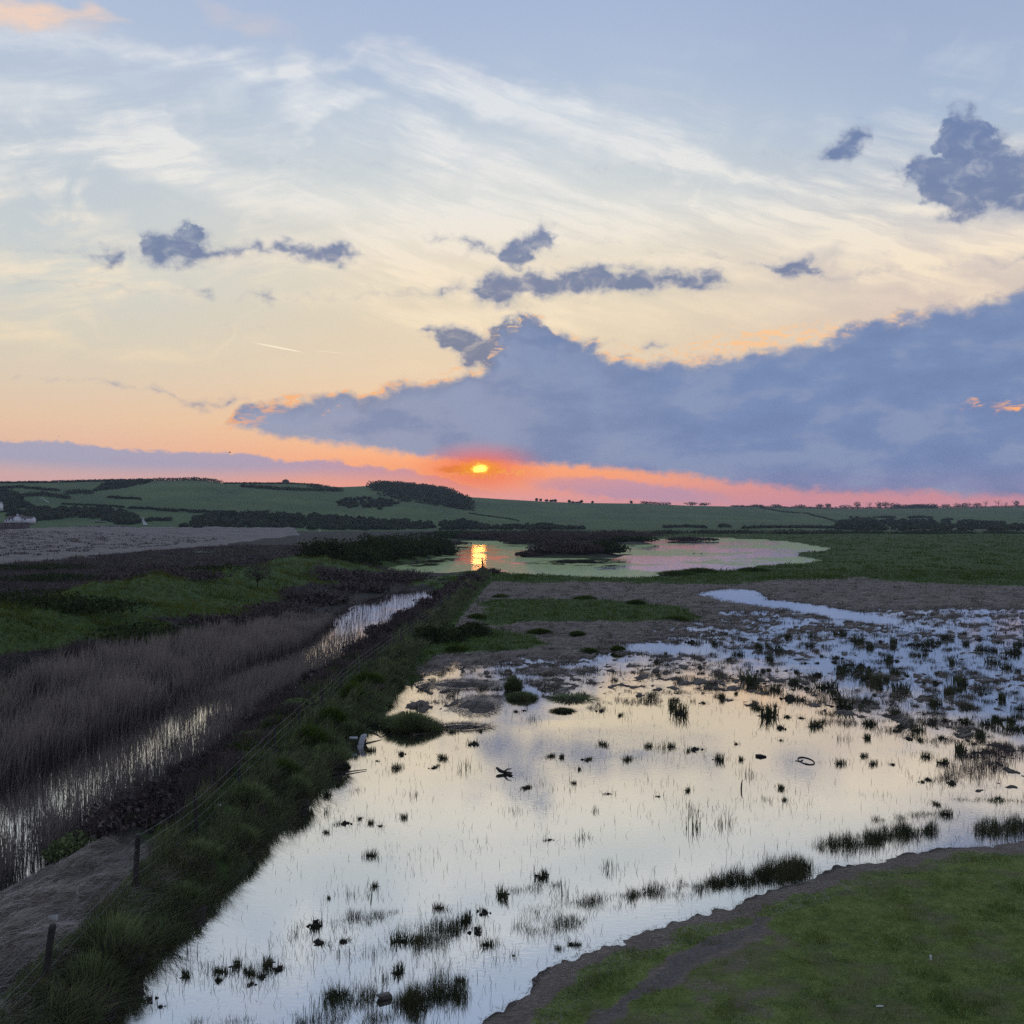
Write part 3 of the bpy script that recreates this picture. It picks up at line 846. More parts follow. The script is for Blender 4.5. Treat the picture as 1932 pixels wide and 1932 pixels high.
def fan(n, d0, d1, t0, t1):
    """points of the plain, thinning with distance; t = x / y"""
    d = d0 * (d1 / d0) ** rng.random(n)
    return d * rng.uniform(t0, t1, n), d

def with_h(x, y, dz=-0.02):
    return np.stack([x, y, gh(x, y) + dz], 1)

def leafage(lobes, n, size, flat=0.6, floor=None, hole=0.0):
    """leaf-sized triangles through the shells of a crown's lobes"""
    L = np.array(lobes, float)
    w = L[:, 3] * L[:, 4] + L[:, 4] * L[:, 5] + L[:, 3] * L[:, 5]
    k = rng.choice(len(L), n, p=w / w.sum())
    v = rng.normal(size=(n, 3))
    v /= np.linalg.norm(v, axis=1)[:, None]
    r = rng.uniform(0.55, 1.06, n) ** 0.5
    if hole:
        lump = fbm(v[:, 0] * 3 + k * 7.7, v[:, 1] * 3 + v[:, 2] * 2.2, 1.0, 2)
        r = r * (1 + hole * lump)
    C = L[k, :3] + v * r[:, None] * L[k, 3:6]
    if floor is not None:
        C[:, 2] = np.maximum(C[:, 2], floor + 0.02)
    s = size * rng.uniform(0.6, 1.4, n)
    a = rng.normal(size=(n, 3)) + v * 0.2
    a /= np.linalg.norm(a, axis=1)[:, None]
    b = np.cross(a, rng.normal(size=(n, 3)))
    b /= np.linalg.norm(b, axis=1)[:, None] + 1e-9
    V = np.stack([C - a * s[:, None] * 0.5, C + a * s[:, None] * 0.5, C + b * s[:, None] * 0.8], 1).reshape(-1, 3)
    t = np.repeat(np.clip(rng.random(n) * 0.8 + 0.2 * (k * 0.618 % 1.0), 0, 1), 3)
    return V, np.arange(n * 3).reshape(-1, 3), t

def sticks(segs, r, sides=3):
    """thin tapering tubes between point pairs [(p, q, r0, r1)]"""
    V, F = [], []
    for p, q, r0, r1 in segs:
        p, q = np.array(p, float), np.array(q, float)
        d = q - p
        d = d / (np.linalg.norm(d) + 1e-9)
        a = np.cross(d, (0, 0, 1) if abs(d[2]) < 0.9 else (1, 0, 0))
        a /= np.linalg.norm(a)
        b = np.cross(d, a)
        i0 = len(V)
        for c, rr in ((p, r0 * r), (q, r1 * r)):
            for s in range(sides):
                an = 2 * math.pi * s / sides
                V.append(c + (a * math.cos(an) + b * math.sin(an)) * rr)
        for s in range(sides):
            s2 = (s + 1) % sides
            F.append((i0 + s, i0 + s2, i0 + sides + s2, i0 + sides + s))
    return np.array(V), np.array(F)

def branching(h, spread, n=5, seed=0, depth=2):
    g = np.random.default_rng(seed)
    segs = []
    def grow(p, d, ln, r, k):
        q = p + d * ln
        segs.append((p, q, r, r * 0.6))
        if k == 0:
            return
        for _ in range(n if k == depth else 4):
            e = d + g.normal(size=3) * 0.55
            e[2] = abs(e[2]) * 0.8 + 0.15
            e /= np.linalg.norm(e)
            grow(p + d * ln * g.uniform(0.55, 1.0), e * np.array([spread, spread, 1.0]), ln * g.uniform(0.5, 0.75), r * 0.5, k - 1)
    grow(np.zeros(3), np.array([g.normal() * 0.06, 0, 1.0]), h * 0.36, 1.0, depth)
    return segs

MAT['bark'] = plain_material('dark_bark', (0.018, 0.014, 0.011), (0.055, 0.044, 0.036), 5.0, 0.9, 0.02)

def shrub(name, label, x, y, r, ht, mat, group=None, n=1500, leaf=0.12, lobes=6, cat='shrub', stretch=1.0, stems=True, sink=0.15, hole=0.35):
    z = float(gh(x, y)[0])
    o = empty(name, (x, y, z - 0.05))
    L = []
    for i in range(lobes):
        a = rng.uniform(0, 2 * np.pi)
        q = math.sqrt(rng.random()) * (0.62 if lobes > 1 else 0)
        k = rng.uniform(0.45, 0.75) if lobes > 1 else 1.0
        hz = ht * rng.uniform(0.62, 1.0) * (1 - 0.35 * q)
        L.append((math.cos(a) * q * r * stretch, math.sin(a) * q * r, hz * 0.5 - sink * ht, r * k * stretch, r * k, hz * 0.55))
    V, F, t = leafage(L, n, leaf, floor=0.0, hole=hole)
    mesh_obj('foliage', V, F, mat, o, {'tint': t})
    if stems:
        sv, sf = sticks(branching(ht * 0.95, 0.8 * r / max(ht, .1) + 0.3, 5, int(rng.integers(1e6)), 1), 0.03 + 0.012 * ht)
        mesh_obj('stem', sv, sf, MAT['bark'], o)
    tag(o, label, cat, group)
    return o

# ------------------------------------------------------------------ stuff: grasses and reeds
def bank_grass():
    y = 15 * (170 / 15) ** rng.random(100000)
    xr, xf = at_y(BANK_R, y), at_y(FENCE, y)
    u = rng.random(len(y)) ** 0.8
    x = xf - 0.9 + (xr + 0.12 - xf + 0.9) * u
    keep = ~((y < 27) & (x < xf - 0.35))
    clump = fbm(x, y, 1.1, 3)
    keep &= clump > -0.5
    x, y, u, clump = x[keep], y[keep], u[keep], clump[keep]
    P = with_h(x, y)
    s = 0.75 + 0.5 * sstep(clump, -0.2, 0.6)
    H = rng.uniform(0.12, 0.48, len(x)) * s * (1 + 0.9 * sstep(clump, 0.25, 0.8))
    lean = np.stack([rng.normal(0.16, 0.15, len(x)) * (0.5 + u) * (1 + sstep(clump, 0.25, .8)), rng.normal(-0.02, 0.12, len(x))], 1)
    wd = np.maximum(0.014, y * 0.0006)
    dead = rng.random(len(x)) < 0.22
    blade_obj('bank_grass', P[~dead], H[~dead], wd[~dead], lean[~dead], MAT['grass'], 2)
    blade_obj('dry_bank_grass', P[dead], H[dead] * 1.1, wd[dead] * 0.8, lean[dead] * 1.3, MAT['twig'], 2)
    # grass on the crown of the bank, between the fence and the ditch
    y = 27 * (165 / 27) ** rng.random(42000)
    xl, xf = at_y(DITCH_R, y), at_y(FENCE, y)
    x = np.where(y < 128, xl + 0.5 + (xf - xl - 0.5) * rng.random(len(y)), xf - rng.uniform(0, 6, len(y)))
    g = fbm(x, y, 4.5, 3) > (-0.05 + 0.2 * (x < xf - 2.0) - 0.45 * ((y > 33) & (y < 54) & (x > xf - 2.6)))
    x, y = x[g], y[g]
    P = with_h(x, y)
    blade_obj('bank_top_grass', P, rng.uniform(0.14, 0.45, len(x)), np.maximum(0.012, y * 0.00045), rng.normal(0.03, 0.12, (len(x), 2)), MAT['lush'], 2)
bank_grass()

def fallen_litter():
    # trodden straw on the near bank top and dead reed lying over the marsh
    y = rng.uniform(16, 31, 42000)
    x = at_y(FENCE, y) - rng.uniform(-0.5, 6.0, len(y))
    g = (y < 27.5 + 1.5 * fbm(x, y, 2.0, 2))
    x, y = x[g], y[g]
    a = rng.normal(0.25, 0.55, len(x))
    ln = rng.uniform(0.12, 0.5, len(x))
    P = with_h(x, y, 0.01)
    blade_obj('fallen_straw', P, rng.uniform(0.0, 0.10, len(x)) * (1 + sstep(fbm(x, y, 1.0, 3), 0.1, .6)), 0.016, np.stack([np.cos(a) * ln, np.sin(a) * ln], 1), MAT['straw'])
    x, y = fan(150000, 44, 170, -0.10, 0.56)
    h, M = ground(x, y, True)
    g = (h > 0.01) & (M['grass'] < 0.5) & (x > at_y(BANK_R, y) + 0.2)
    x, y, h = x[g], y[g], h[g]
    a = rng.normal(0.1, 0.6, len(x))
    ln = rng.uniform(0.2, 0.7, len(x)) * (0.7 + y / 120)
    P = np.stack([x, y, h + 0.01], 1)
    tuss = sstep(fbm(x, y, 2.2, 3), 0.0, 0.7)
    blade_obj('fallen_reed', P, rng.uniform(0.0, 0.10, len(x)) + 0.30 * tuss * rng.random(len(x)), 0.012 + y * 0.0006, np.stack([np.cos(a) * ln, np.sin(a) * ln * 0.7], 1), MAT['straw'])
fallen_litter()

def marsh_grass():
    x, y = fan(200000, 44, 175, -0.10, 0.56)
    h, M = ground(x, y, True)
    clump = fbm(x, y, 1.6, 3)
    g = (h > 0.0) & (M['grass'] + 0.5 * clump > 0.5) & (x > at_y(BANK_R, y) - 0.3) & (M['lawn'] < 0.5)
    x, y, h, c = x[g], y[g], h[g], clump[g]
    P = np.stack([x, y, h - 0.02], 1)
    H = rng.uniform(0.10, 0.34, len(x)) * (0.7 + 0.8 * sstep(c, -0.1, 0.7))
    blade_obj('marsh_grass', P, H, 0.010 + y * 0.0005, rng.normal(0, 0.10, (len(x), 2)), MAT['lush'])
    # rough meadow beyond
    x, y = fan(90000, 150, 540, -0.02, 0.56)
    g = (sdist(x, y, LAGOON) < -0.5)
    for cx, cy, rx, ry, hh in ISLES:
        g &= np.hypot((x - cx) / rx, (y - cy) / ry) > 1.3
    x, y = x[g], y[g]
    c = fbm(x, y * 0.5, 5.0, 3)
    P = with_h(x, y)
    H = rng.uniform(0.10, 0.3, len(x)) * (0.5 + 1.8 * sstep(c, 0.0, 0.8))
    blade_obj('meadow_grass', P, H, 0.012 + y * 0.0009, rng.normal(0, 0.15, (len(x), 2)), MAT['lush'])
marsh_grass()

def lawn_grass():
    x, y = fan(420000, 14, 60, -0.10, 0.62)
    dl = sdist(x, y, LAWN)
    x, y, dl = x[dl > 0.45], y[dl > 0.45], dl[dl > 0.45]
    h, M = ground(x, y, True)
    pn = fbm(x, y, 1.1, 3)
    g = rng.random(len(x)) < np.clip(1.05 - 1.2 * M['bare'] - 0.55 * sstep(M['dry'], .5, 1) + 0.3 * pn, 0.04, 1)
    x, y, h, pn = x[g], y[g], h[g], pn[g]
    P = np.stack([x, y, h - 0.008], 1)
    blade_obj('lawn_grass', P, rng.uniform(0.018, 0.060, len(x)) * (1 + 2.0 * sstep(pn, 0.1, .8)), 0.006 + y * 0.00035, rng.normal(0, 0.022, (len(x), 2)), MAT['lawn'])
    # bits of dry stalk and leaf on the worn turf
    x, y = fan(9000, 18, 40, -0.02, 0.5)
    h, M = ground(x, y, True)
    g = (M['lawn'] > .9) & (rng.random(len(x)) < .12 + .5 * M['bare'] + .3 * sstep(M['dry'], .6, 1))
    x, y, h = x[g], y[g], h[g]
    a, ln = rng.uniform(0, 2 * np.pi, len(x)), rng.uniform(.02, .10, len(x))
    blade_obj('turf_litter', np.stack([x, y, h + .012], 1), rng.uniform(.0, .04, len(x)), .016, np.stack([np.cos(a) * ln, np.sin(a) * ln], 1), MAT['straw'])
    # crumbs of dry stalk along the shore
    t = rng.random(14000)
    SH = WL(SHORE)
    seg = np.concatenate([[0], np.cumsum(np.hypot(*np.diff(SH, axis=0).T))])
    k = t * seg[-1]
    sx, sy = np.interp(k, seg, SH[:, 0]), np.interp(k, seg, SH[:, 1])
    off = rng.uniform(-0.15, 1.5, len(t))
    x, y = sx + off * 0.55, sy - off * 0.8
    a = rng.uniform(0, 2 * np.pi, len(x))
    ln = rng.uniform(0.04, 0.20, len(x))
    blade_obj('shore_litter', with_h(x, y, 0.01), rng.uniform(0, 0.03, len(x)), 0.012, np.stack([np.cos(a) * ln, np.sin(a) * ln], 1), MAT['straw'])
lawn_grass()

def reeds():
    # tall dead reed along the far side of the ditch
    y = 26 * (92 / 26) ** rng.random(40000)
    xl = at_y(DITCH_L, y)
    x = xl - 8.5 * rng.random(len(y)) ** 1.1 * (1 - 0.5 * sstep(y, 60, 90)) + 0.5
    cl = fbm(x, y, 1.7, 3)
    keep = cl + 0.5 * fbm(x, y, 4.0, 2) > -0.35
    cl = cl[keep]
    x, y = x[keep], y[keep]
    P = with_h(x, y)
    P[:, 2] = np.maximum(P[:, 2], -0.2)
    H = rng.uniform(1.2, 2.15, len(x)) * (1 - 0.45 * sstep(y, 62, 92)) * (0.85 + 0.35 * fbm(x, y, 4.0, 2) + 0.3 * cl)
    ln = np.stack([rng.normal(0.10, 0.2, len(x)) + 0.35 * fbm(x, y, 2.4, 2), rng.normal(0, 0.16, len(x))], 1)
    blade_obj('tall_reeds', P, H, 0.018 + y * 0.0004, ln, MAT['reed'], 2)
    # thinner reed standing in the ditch, thick by the near bank
    y = 17 * (82 / 17) ** rng.random(52000)
    xl, xr = at_y(DITCH_L, y), at_y(DITCH_R, y)
    u = rng.random(len(y))
    dens = (0.10 + 0.55 * sstep(u, 0.50, 0.9)) * (0.5 + 1.3 * sstep(fbm(at_y(DITCH_L, y) + u * 6, y, 1.8, 2), -0.3, 0.5))
    dens = np.where(y > 51, 0.16 + 0.6 * sstep(y, 51, 55) * sstep(y, 74, 62), dens)
    keep = rng.random(len(y)) < dens
    y, u = y[keep], u[keep]
    x = at_y(DITCH_L, y) + u * (at_y(DITCH_R, y) - at_y(DITCH_L, y))
    P = np.stack([x, y, np.full(len(x), -0.15)], 1)
    H = rng.uniform(0.5, 1.5, len(x)) * np.where(y > 60, 0.7, 1.0) * np.where(u < .42, .6, 1.0)
    ln = np.stack([rng.normal(0.08, 0.16, len(x)), rng.normal(0, 0.14, len(x))], 1)
    blade_obj('ditch_reeds', P, H, 0.012 + y * 0.0003, ln, MAT['reed'], 2)
    # a few stems in the open stretch
    y = rng.uniform(78, 132, 3200)
    u = rng.random(len(y))
    u = np.where(rng.random(len(y)) < 0.6, u ** 2.5, u)
    x = at_y(DITCH_L, y) + u * (at_y(DITCH_R, y) - at_y(DITCH_L, y))
    P = np.stack([x, y, np.full(len(x), -0.1)], 1)
    blade_obj('open_ditch_reeds', P, rng.uniform(0.3, 1.1, len(x)), 0.022, rng.normal(0.03, 0.08, (len(x), 2)), MAT['twig'])
reeds()

def left_undergrowth():
    # dead scrub and rank grass on the old river dyke and round its foot
    x, y = fan(230000, 46, 330, -0.56, -0.03)
    edge = at_y(DITCH_L, y) - x
    g = np.where(y < 135, edge > 3.0, (sdist(x, y, LAGOON) < -1.0) & (x < at_y(BANK_R, np.minimum(y, 180)) - 6) & (x < -13))
    g &= ~(inside(x, y, BEACH))
    x, y = x[g], y[g]
    h, M = ground(x, y, True)
    c = fbm(x, y, 5.0, 3)
    green = M['grass'] + 0.35 * c > 0.5
    P = np.stack([x, y, h - 0.02], 1)
    H = rng.uniform(0.15, 0.5, len(x)) * (0.6 + 1.2 * sstep(c, -0.2, 0.7))
    ln = rng.normal(0, 0.16, (len(x), 2))
    w = 0.012 + y * 0.0006
    blade_obj('dyke_grass', P[green], H[green] * 0.8, w[green], ln[green], MAT['dyke'])
    blade_obj('dead_undergrowth', P[~green], H[~green] * 1.25, w[~green], ln[~green] * 1.6, MAT['twig'])
    # scrub between bank and ditch
    y = 28 * (132 / 28) ** rng.random(52000)
    xl, xf = at_y(DITCH_R, y), at_y(FENCE, y)
    x = xl + 0.1 + (xf - xl - 0.7) * rng.random(len(y)) ** 1.25
    c = fbm(x, y, 2.6, 3)
    g = c > -0.25
    x, y, c = x[g], y[g], c[g]
    P = with_h(x, y)
    H = rng.uniform(0.2, 0.75, len(x)) * (0.6 + 0.9 * sstep(c, -0.1, 0.8))
    blade_obj('dead_bank_scrub', P, H, 0.010 + y * 0.0004, rng.normal(0, 0.2, (len(x), 2)), MAT['twig'], 2)
left_undergrowth()

def floating_shoots():
    # single dead stalks standing in the flood
    x, y = fan(30000, 18, 95, -0.33, 0.56)
    c = fbm(x, y, 4.0, 3)
    h = gh(x, y)
    g = (h < 0.02) & (x > at_y(BANK_R, y) + 0.3) & (rng.random(len(x)) < np.clip(0.12 + 0.9 * sstep(c, 0.1, 0.7) + 0.9 * sstep(x - 0.3 * y, -4, 6) * sstep(y, 45, 60), 0, 1))
    x, y = x[g], y[g]
    P = np.stack([x, y, np.full(len(x), -0.04)], 1)
    blade_obj('dead_stalks', P, rng.uniform(0.06, 0.30, len(x)), 0.006 + y * 0.00022, rng.normal(0, 0.06, (len(x), 2)), MAT['sedge'])
floating_shoots()

def marsh_clumps():
    # dark sedge clumps over the dead reed of the dry marsh
    x, y = fan(90000, 60, 165, -0.08, 0.56)
    h, M = ground(x, y, True)
    c = fbm(x, y * 0.55, 2.0, 3)
    g = (h > 0.04) & (M['grass'] < 0.6) & (c > 0.28) & (x > at_y(BANK_R, y) + 0.5)
    x, y, h, c = x[g], y[g], h[g], c[g]
    P = np.stack([x, y, h - 0.01], 1)
    blade_obj('marsh_sedge', P, rng.uniform(0.06, 0.26, len(x)) * (0.6 + c), 0.010 + y * 0.0005, rng.normal(0.03, 0.08, (len(x), 2)), MAT['marsh'])
marsh_clumps()

def shallow_sedge():
    # brown sedge pushing through the shallows and fringing every mud edge
    x, y = fan(380000, 42, 130, -0.10, 0.56)
    h = gh(x, y)
    c = fbm(x, y * 0.7, 1.3, 3)
    c2 = fbm(x + 50, y, 6.0, 3)
    g = (h > -0.16) & (h < 0.06) & (c + 0.7 * c2 + 3.0 * h > 0.10) & (x > at_y(BANK_R, y) + 0.2)
    x, y, h, c = x[g], y[g], h[g], c[g]
    P = np.stack([x, y, np.maximum(h, -0.05) - 0.01], 1)
    H = rng.uniform(0.04, 0.22, len(x)) * (0.6 + 1.1 * sstep(c, 0, 0.8))
    blade_obj('shallow_sedge', P, H, 0.008 + y * 0.00032, rng.normal(0.03, 0.07, (len(x), 2)), MAT['marsh'])
shallow_sedge()

def beach_weeds():
    d = 205 * (430 / 205) ** rng.random(26000)
    x = d * rng.uniform(-0.52, -0.2, len(d))
    y = d
    db = np.where(inside(x, y, BEACH), linedist(x, y, BEACH_EDGE), -1.0)
    c = fbm(x, y * 0.35, 4.0, 4)
    g = (db > 14) & (c > 0.18)
    x, y = x[g], y[g]
    P = with_h(x, y)
    blade_obj('beach_weeds', P, rng.uniform(0.15, 0.6, len(x)), 0.35, rng.normal(0, 0.2, (len(x), 2)), MAT['twig'])
beach_weeds()

# ------------------------------------------------------------------ things near the ditch and the lagoon
MAT['wood'] = plain_material('weathered_wood', (0.022, 0.019, 0.017), (0.065, 0.057, 0.050), 7.0, 0.85, 0.01)
MAT['wire'] = plain_material('dull_wire', (0.10, 0.105, 0.10), (0.22, 0.225, 0.22), 9.0, 0.5, 0.002)
MAT['white'] = plain_material('weathered_white', (0.50, 0.50, 0.49), (0.72, 0.72, 0.70), 6.0, 0.6, 0.01)
MAT['whitewall'] = plain_material('whitewashed_wall', (0.62, 0.62, 0.62), (0.78, 0.78, 0.78), 0.8, 0.8, 0.01)
MAT['glass'] = plain_material('dark_window_glass', (0.012, 0.014, 0.018), (0.03, 0.033, 0.04), 2.0, 0.15, 0.0)
MAT['rooftile'] = plain_material('brown_roof_tiles', (0.060, 0.045, 0.036), (0.12, 0.09, 0.07), 3.0, 0.9, 0.03)
MAT['stone'] = plain_material('brown_stone', (0.075, 0.062, 0.050), (0.19, 0.165, 0.14), 8.0, 0.85, 0.02)
MAT['seawall'] = plain_material('rusty_sea_wall', (0.060, 0.044, 0.040), (0.13, 0.098, 0.088), 0.6, 0.9, 0.05)
MAT['rock'] = plain_material('pale_rubble', (0.22, 0.21, 0.20), (0.46, 0.44, 0.42), 1.5, 0.9, 0.05)
MAT['chalk'] = plain_material('chalk_track', (0.24, 0.235, 0.21), (0.40, 0.39, 0.35), 0.5, 0.95, 0.02)
MAT['feather'] = plain_material('dark_plumage', (0.014, 0.013, 0.013), (0.04, 0.038, 0.036), 12.0, 0.7, 0.002)
MAT['willow'] = leaf_material('bare_willow_twigs', (0.050, 0.042, 0.038), (0.140, 0.118, 0.105), trans=0.05)
MAT['isle_brown'] = leaf_material('dead_island_reed', (0.050, 0.037, 0.033), (0.140, 0.105, 0.090), trans=0.08)

def lofted(rings, sides, close=True):
    """tube through rings [(centre, rx, ry, axis_x, axis_y)]"""
    V, F = [], []
    for c, rx, ry, ax, ay in rings:
        c, ax, ay = np.array(c, float), np.array(ax, float), np.array(ay, float)
        for s in range(sides):
            a = 2 * math.pi * s / sides
            V.append(c + ax * math.cos(a) * rx + ay * math.sin(a) * ry)
    n = len(rings)
    for i in range(n - 1):
        for s in range(sides):
            s2 = (s + 1) % sides
            F.append((i * sides + s, i * sides + s2, (i + 1) * sides + s2, (i + 1) * sides + s))
    F = [np.array(F)]
    if close:
        V = V + [np.array(rings[0][0], float), np.array(rings[-1][0], float)]
        a, b = len(V) - 2, len(V) - 1
        tri = [(a, (s + 1) % sides, s) for s in range(sides)] + [(b, (n - 1) * sides + s, (n - 1) * sides + (s + 1) % sides) for s in range(sides)]
        F.append(np.array(tri))
    return np.array(V), F

def tube_path(pts, r, sides=5, jitter=0.0):
    P = np.array(pts, float)
    rings = []
    for i, p in enumerate(P):
        d = P[min(i + 1, len(P) - 1)] - P[max(i - 1, 0)]
        d /= np.linalg.norm(d) + 1e-9
        a = np.cross(d, (0, 0, 1) if abs(d[2]) < 0.9 else (1, 0, 0))
        a /= np.linalg.norm(a)
        b = np.cross(d, a)
        k = (r[i] if hasattr(r, '__len__') else r) * (1 + jitter * rng.normal())
        rings.append((p, k, k, a, b))
    return lofted(rings, sides)

def join(parts):
    V, T, Q, o = [], [], [], 0
    for v, f in parts:
        for ff in (f if isinstance(f, list) else [f]):
            (T if ff.shape[1] == 3 else Q).append(ff + o)
        V.append(v)
        o += len(v)
    F = []
    if Q:
        F.append(np.vstack(Q))
    if T:
        F.append(np.vstack(T))
    return np.vstack(V), F

def box(c, s, rz=0.0):
    c, s = np.array(c, float), np.array(s, float) / 2
    V = np.array([(x, y, z) for z in (-1, 1) for y in (-1, 1) for x in (-1, 1)], float) * s
    ca, sa = math.cos(rz), math.sin(rz)
    V = np.stack([V[:, 0] * ca - V[:, 1] * sa, V[:, 0] * sa + V[:, 1] * ca, V[:, 2]], 1) + c
    F = np.array([(0, 2, 3, 1), (4, 5, 7, 6), (0, 1, 5, 4), (2, 6, 7, 3), (0, 4, 6, 2), (1, 3, 7, 5)])
    return V, [F]

def build_fence():
    o = empty('wire_fence', (-8.8, 19, float(gh(-8.8, 19)[0])))
    base = np.array(o.location)
    ys = [16.0, 19.4, 24.0, 28.6, 33.0, 37.8, 42.4, 47.0, 51.6, 56.4, 61.2, 66, 70.8, 76, 81, 86, 92, 98, 104, 111, 118, 125, 133, 141, 150, 160]
    meshes, tops = [], []
    for k in range(3):
        lean = (0.10, 0.03, -0.05)[k]
        rings = []
        for i, z in enumerate((-0.5, 0.0, 0.4, 0.8, 1.16, 1.2)):
            rr = 0.062 * (1.1 - 0.12 * z) * (1 + 0.06 * rng.normal()) * (0.8 if z == 1.2 else 1)
            rings.append(((lean * z, 0.02 * z, z), rr, rr * 0.9, (1, 0, 0), (0, 1, 0)))
        V, F = lofted(rings, 7)
        me = mesh_obj('post', V, F, MAT['wood'])
        meshes.append(me.data)
        bpy.data.objects.remove(me)
    for i, y in enumerate(ys):
        x = float(at_y(FENCE, y))
        z = float(gh(x, y)[0])
        p = bpy.data.objects.new('post', meshes[0 if i < 2 else int(rng.integers(3))])
        COL.objects.link(p)
        p.parent = o
        sc = (1.0, 1.0, 1.05, 1.0)[min(i, 3)] * (1.0 if i < 4 else rng.uniform(0.92, 1.08))
        p.location = (x - base[0], y - base[1], z - base[2])
        p.rotation_euler = (rng.normal(0, 0.03), (0.05 if i < 3 else rng.normal(0, 0.04)), rng.uniform(0, 6))
        if i < 3:
            p.rotation_euler = (0.02, 0.03, 0)
        p.scale = (1.15 if i < 3 else 0.9, 1.15 if i < 3 else 0.9, sc)
        tops.append((x, y, z, sc * 1.2))
    for k, hh in enumerate((0.95, 0.74, 0.50, 0.26)):
        pts = []
        for i, (x, y, z, t) in enumerate(tops):
            pts.append((x + 0.06 - base[0], y - base[1], z + t * hh - base[2]))
            if i + 1 < len(tops):
                x2, y2, z2, t2 = tops[i + 1]
                pts.append(((x + x2) / 2 + 0.06 - base[0], (y + y2) / 2 - base[1], (z + t * hh + z2 + t2 * hh) / 2 - 0.025 - base[2]))
        V, F = tube_path(pts, 0.0045, 3)
        mesh_obj('wire', V, F, MAT['wire'], o)
    segs = []
    for i in range(2, len(tops) - 8):
        (x, y, z, t), (x2, y2, z2, t2) = tops[i], tops[i + 1]
        for f in np.arange(0.06, 1, 0.066):
            q = np.array([x + (x2 - x) * f + 0.06, y + (y2 - y) * f, 0]) - base
            zz = z + (z2 - z) * f - base[2]
            segs.append(((q[0], q[1], zz + 0.05), (q[0] + 0.01, q[1], zz + 0.88), 1, 1))
    V, F = sticks(segs, 0.0022)
    mesh_obj('netting', V, F, MAT['wire'], o, kind='stuff')
    tag(o, 'long stock fence of grey posts and wires running along the grassy bank', 'fence')
build_fence()

# dead scrub and green bushes on the bank
for i, (x, y, r, ht, k) in enumerate([(-11.0, 29.5, 1.5, 0.95, 'twig'), (-11.3, 33.0, 1.3, 0.85, 'twig'), (-10.6, 36.5, 1.3, 0.8, 'twig'), (-11.0, 45.0, 1.2, 0.7, 'twig'), (-11.0, 50.5, 1.3, 0.8, 'twig'), (-10.9, 57.5, 1.1, 0.8, 'twig'),
                                      (-10.4, 68.0, 1.3, 0.9, 'twig'), (-9.8, 77.0, 1.4, 1.0, 'twig'), (-9.0, 88.0, 1.7, 1.2, 'twig'), (-8.0, 100.0, 1.8, 1.3, 'twig'), (-7.0, 113.0, 2.0, 1.4, 'twig'), (-6.6, 127, 2.2, 1.4, 'twig'), (-6.0, 142, 2.4, 1.3, 'twig')]):
    where = ['mound of dead purple-brown scrub on the bank nearest the bare straw patch', 'dead purple-brown scrub beside the ditch just behind the nearest scrub mound', 'low dead scrub beside the grass tuft halfway along the near ditch reeds',
             'dead brown scrub on the bank between two bright green grass patches', 'dead brown scrub where the ditch reeds begin to thin', 'small dead brown bush on the ditch edge just before open ditch water',
             'low dead brown bush at the near end of open ditch water', 'dead purple-brown bush facing the bare middle of the open ditch water', 'wide dead brown bush on the bank left of the dark green hawthorn',
             'wide dead brown bush on the bank beside the narrow end of the ditch', 'dark brown scrub mound at the far tip of the ditch water', 'dark brown scrub mound on the bank just beyond the ditch water', 'far dark scrub mound on the bank nearest the short black stump'][i]
    shrub('dead_scrub', where, x, y, r, ht, MAT[k], 'dead scrub along the fenced bank', 1500, 0.10 + y * 0.0012, 6, stretch=0.8, hole=0.5)
for x, y, r, ht, lab in [(-11.9, 27.8, 0.8, 0.75, 'rough green grass bush at the head of the bare straw patch'), (-10.2, 40.5, 0.7, 0.5, 'bright green grass hummock on the bank beside the ditch reeds'),
                         (-10.0, 47.5, 0.7, 0.5, 'darker green grass hummock further along the bank beside the ditch')]:
    shrub('grass_hummock', lab, x, y, r, ht, MAT['grass'], 'green hummocks on the bank', 1500, 0.10, 5, 'grass', stems=False)
for x, y, r, ht, lab in [(-5.4, 77.0, 1.7, 1.9, 'dark green leafy hawthorn on the bank, left one of the pair'), (-3.2, 80.5, 1.5, 1.6, 'dark green leafy hawthorn on the bank, right one of the pair')]:
    shrub('hawthorn_bush', lab, x, y, r, ht, MAT['bramble'], 'hawthorns on the bank', 2600, 0.20, 9)
shrub('dark_bush', 'black bushy clump on the end of the bank beside a short stump', -4.2, 166, 1.9, 1.3, MAT['twig'], None, 900, 0.3, 6)
def stump():
    x, y = W(910, 1086)[0], 167.5
    z = float(gh(x, y)[0])
    o = empty('wooden_stump', (x, y, z))
    V, F = lofted([((0, 0, -0.3), .16, .14, (1, 0, 0), (0, 1, 0)), ((0.02, 0, 1.0), .15, .13, (1, 0, 0), (0, 1, 0)), ((-0.02, 0, 1.55), .12, .10, (1, 0, 0), (0, 1, 0)), ((-0.06, 0, 2.25), .05, .05, (1, 0, 0), (0, 1, 0))], 7)
    mesh_obj('trunk', V, F, MAT['bark'], o)
    V, F = tube_path([(0, 0, .9), (.25, 0, 1.3), (.42, 0, 1.45)], [.06, .04, .02])
    mesh_obj('branch', V, F, MAT['bark'], o)
    tag(o, 'short black broken stump standing up against the sunlit lagoon', 'stump')
stump()

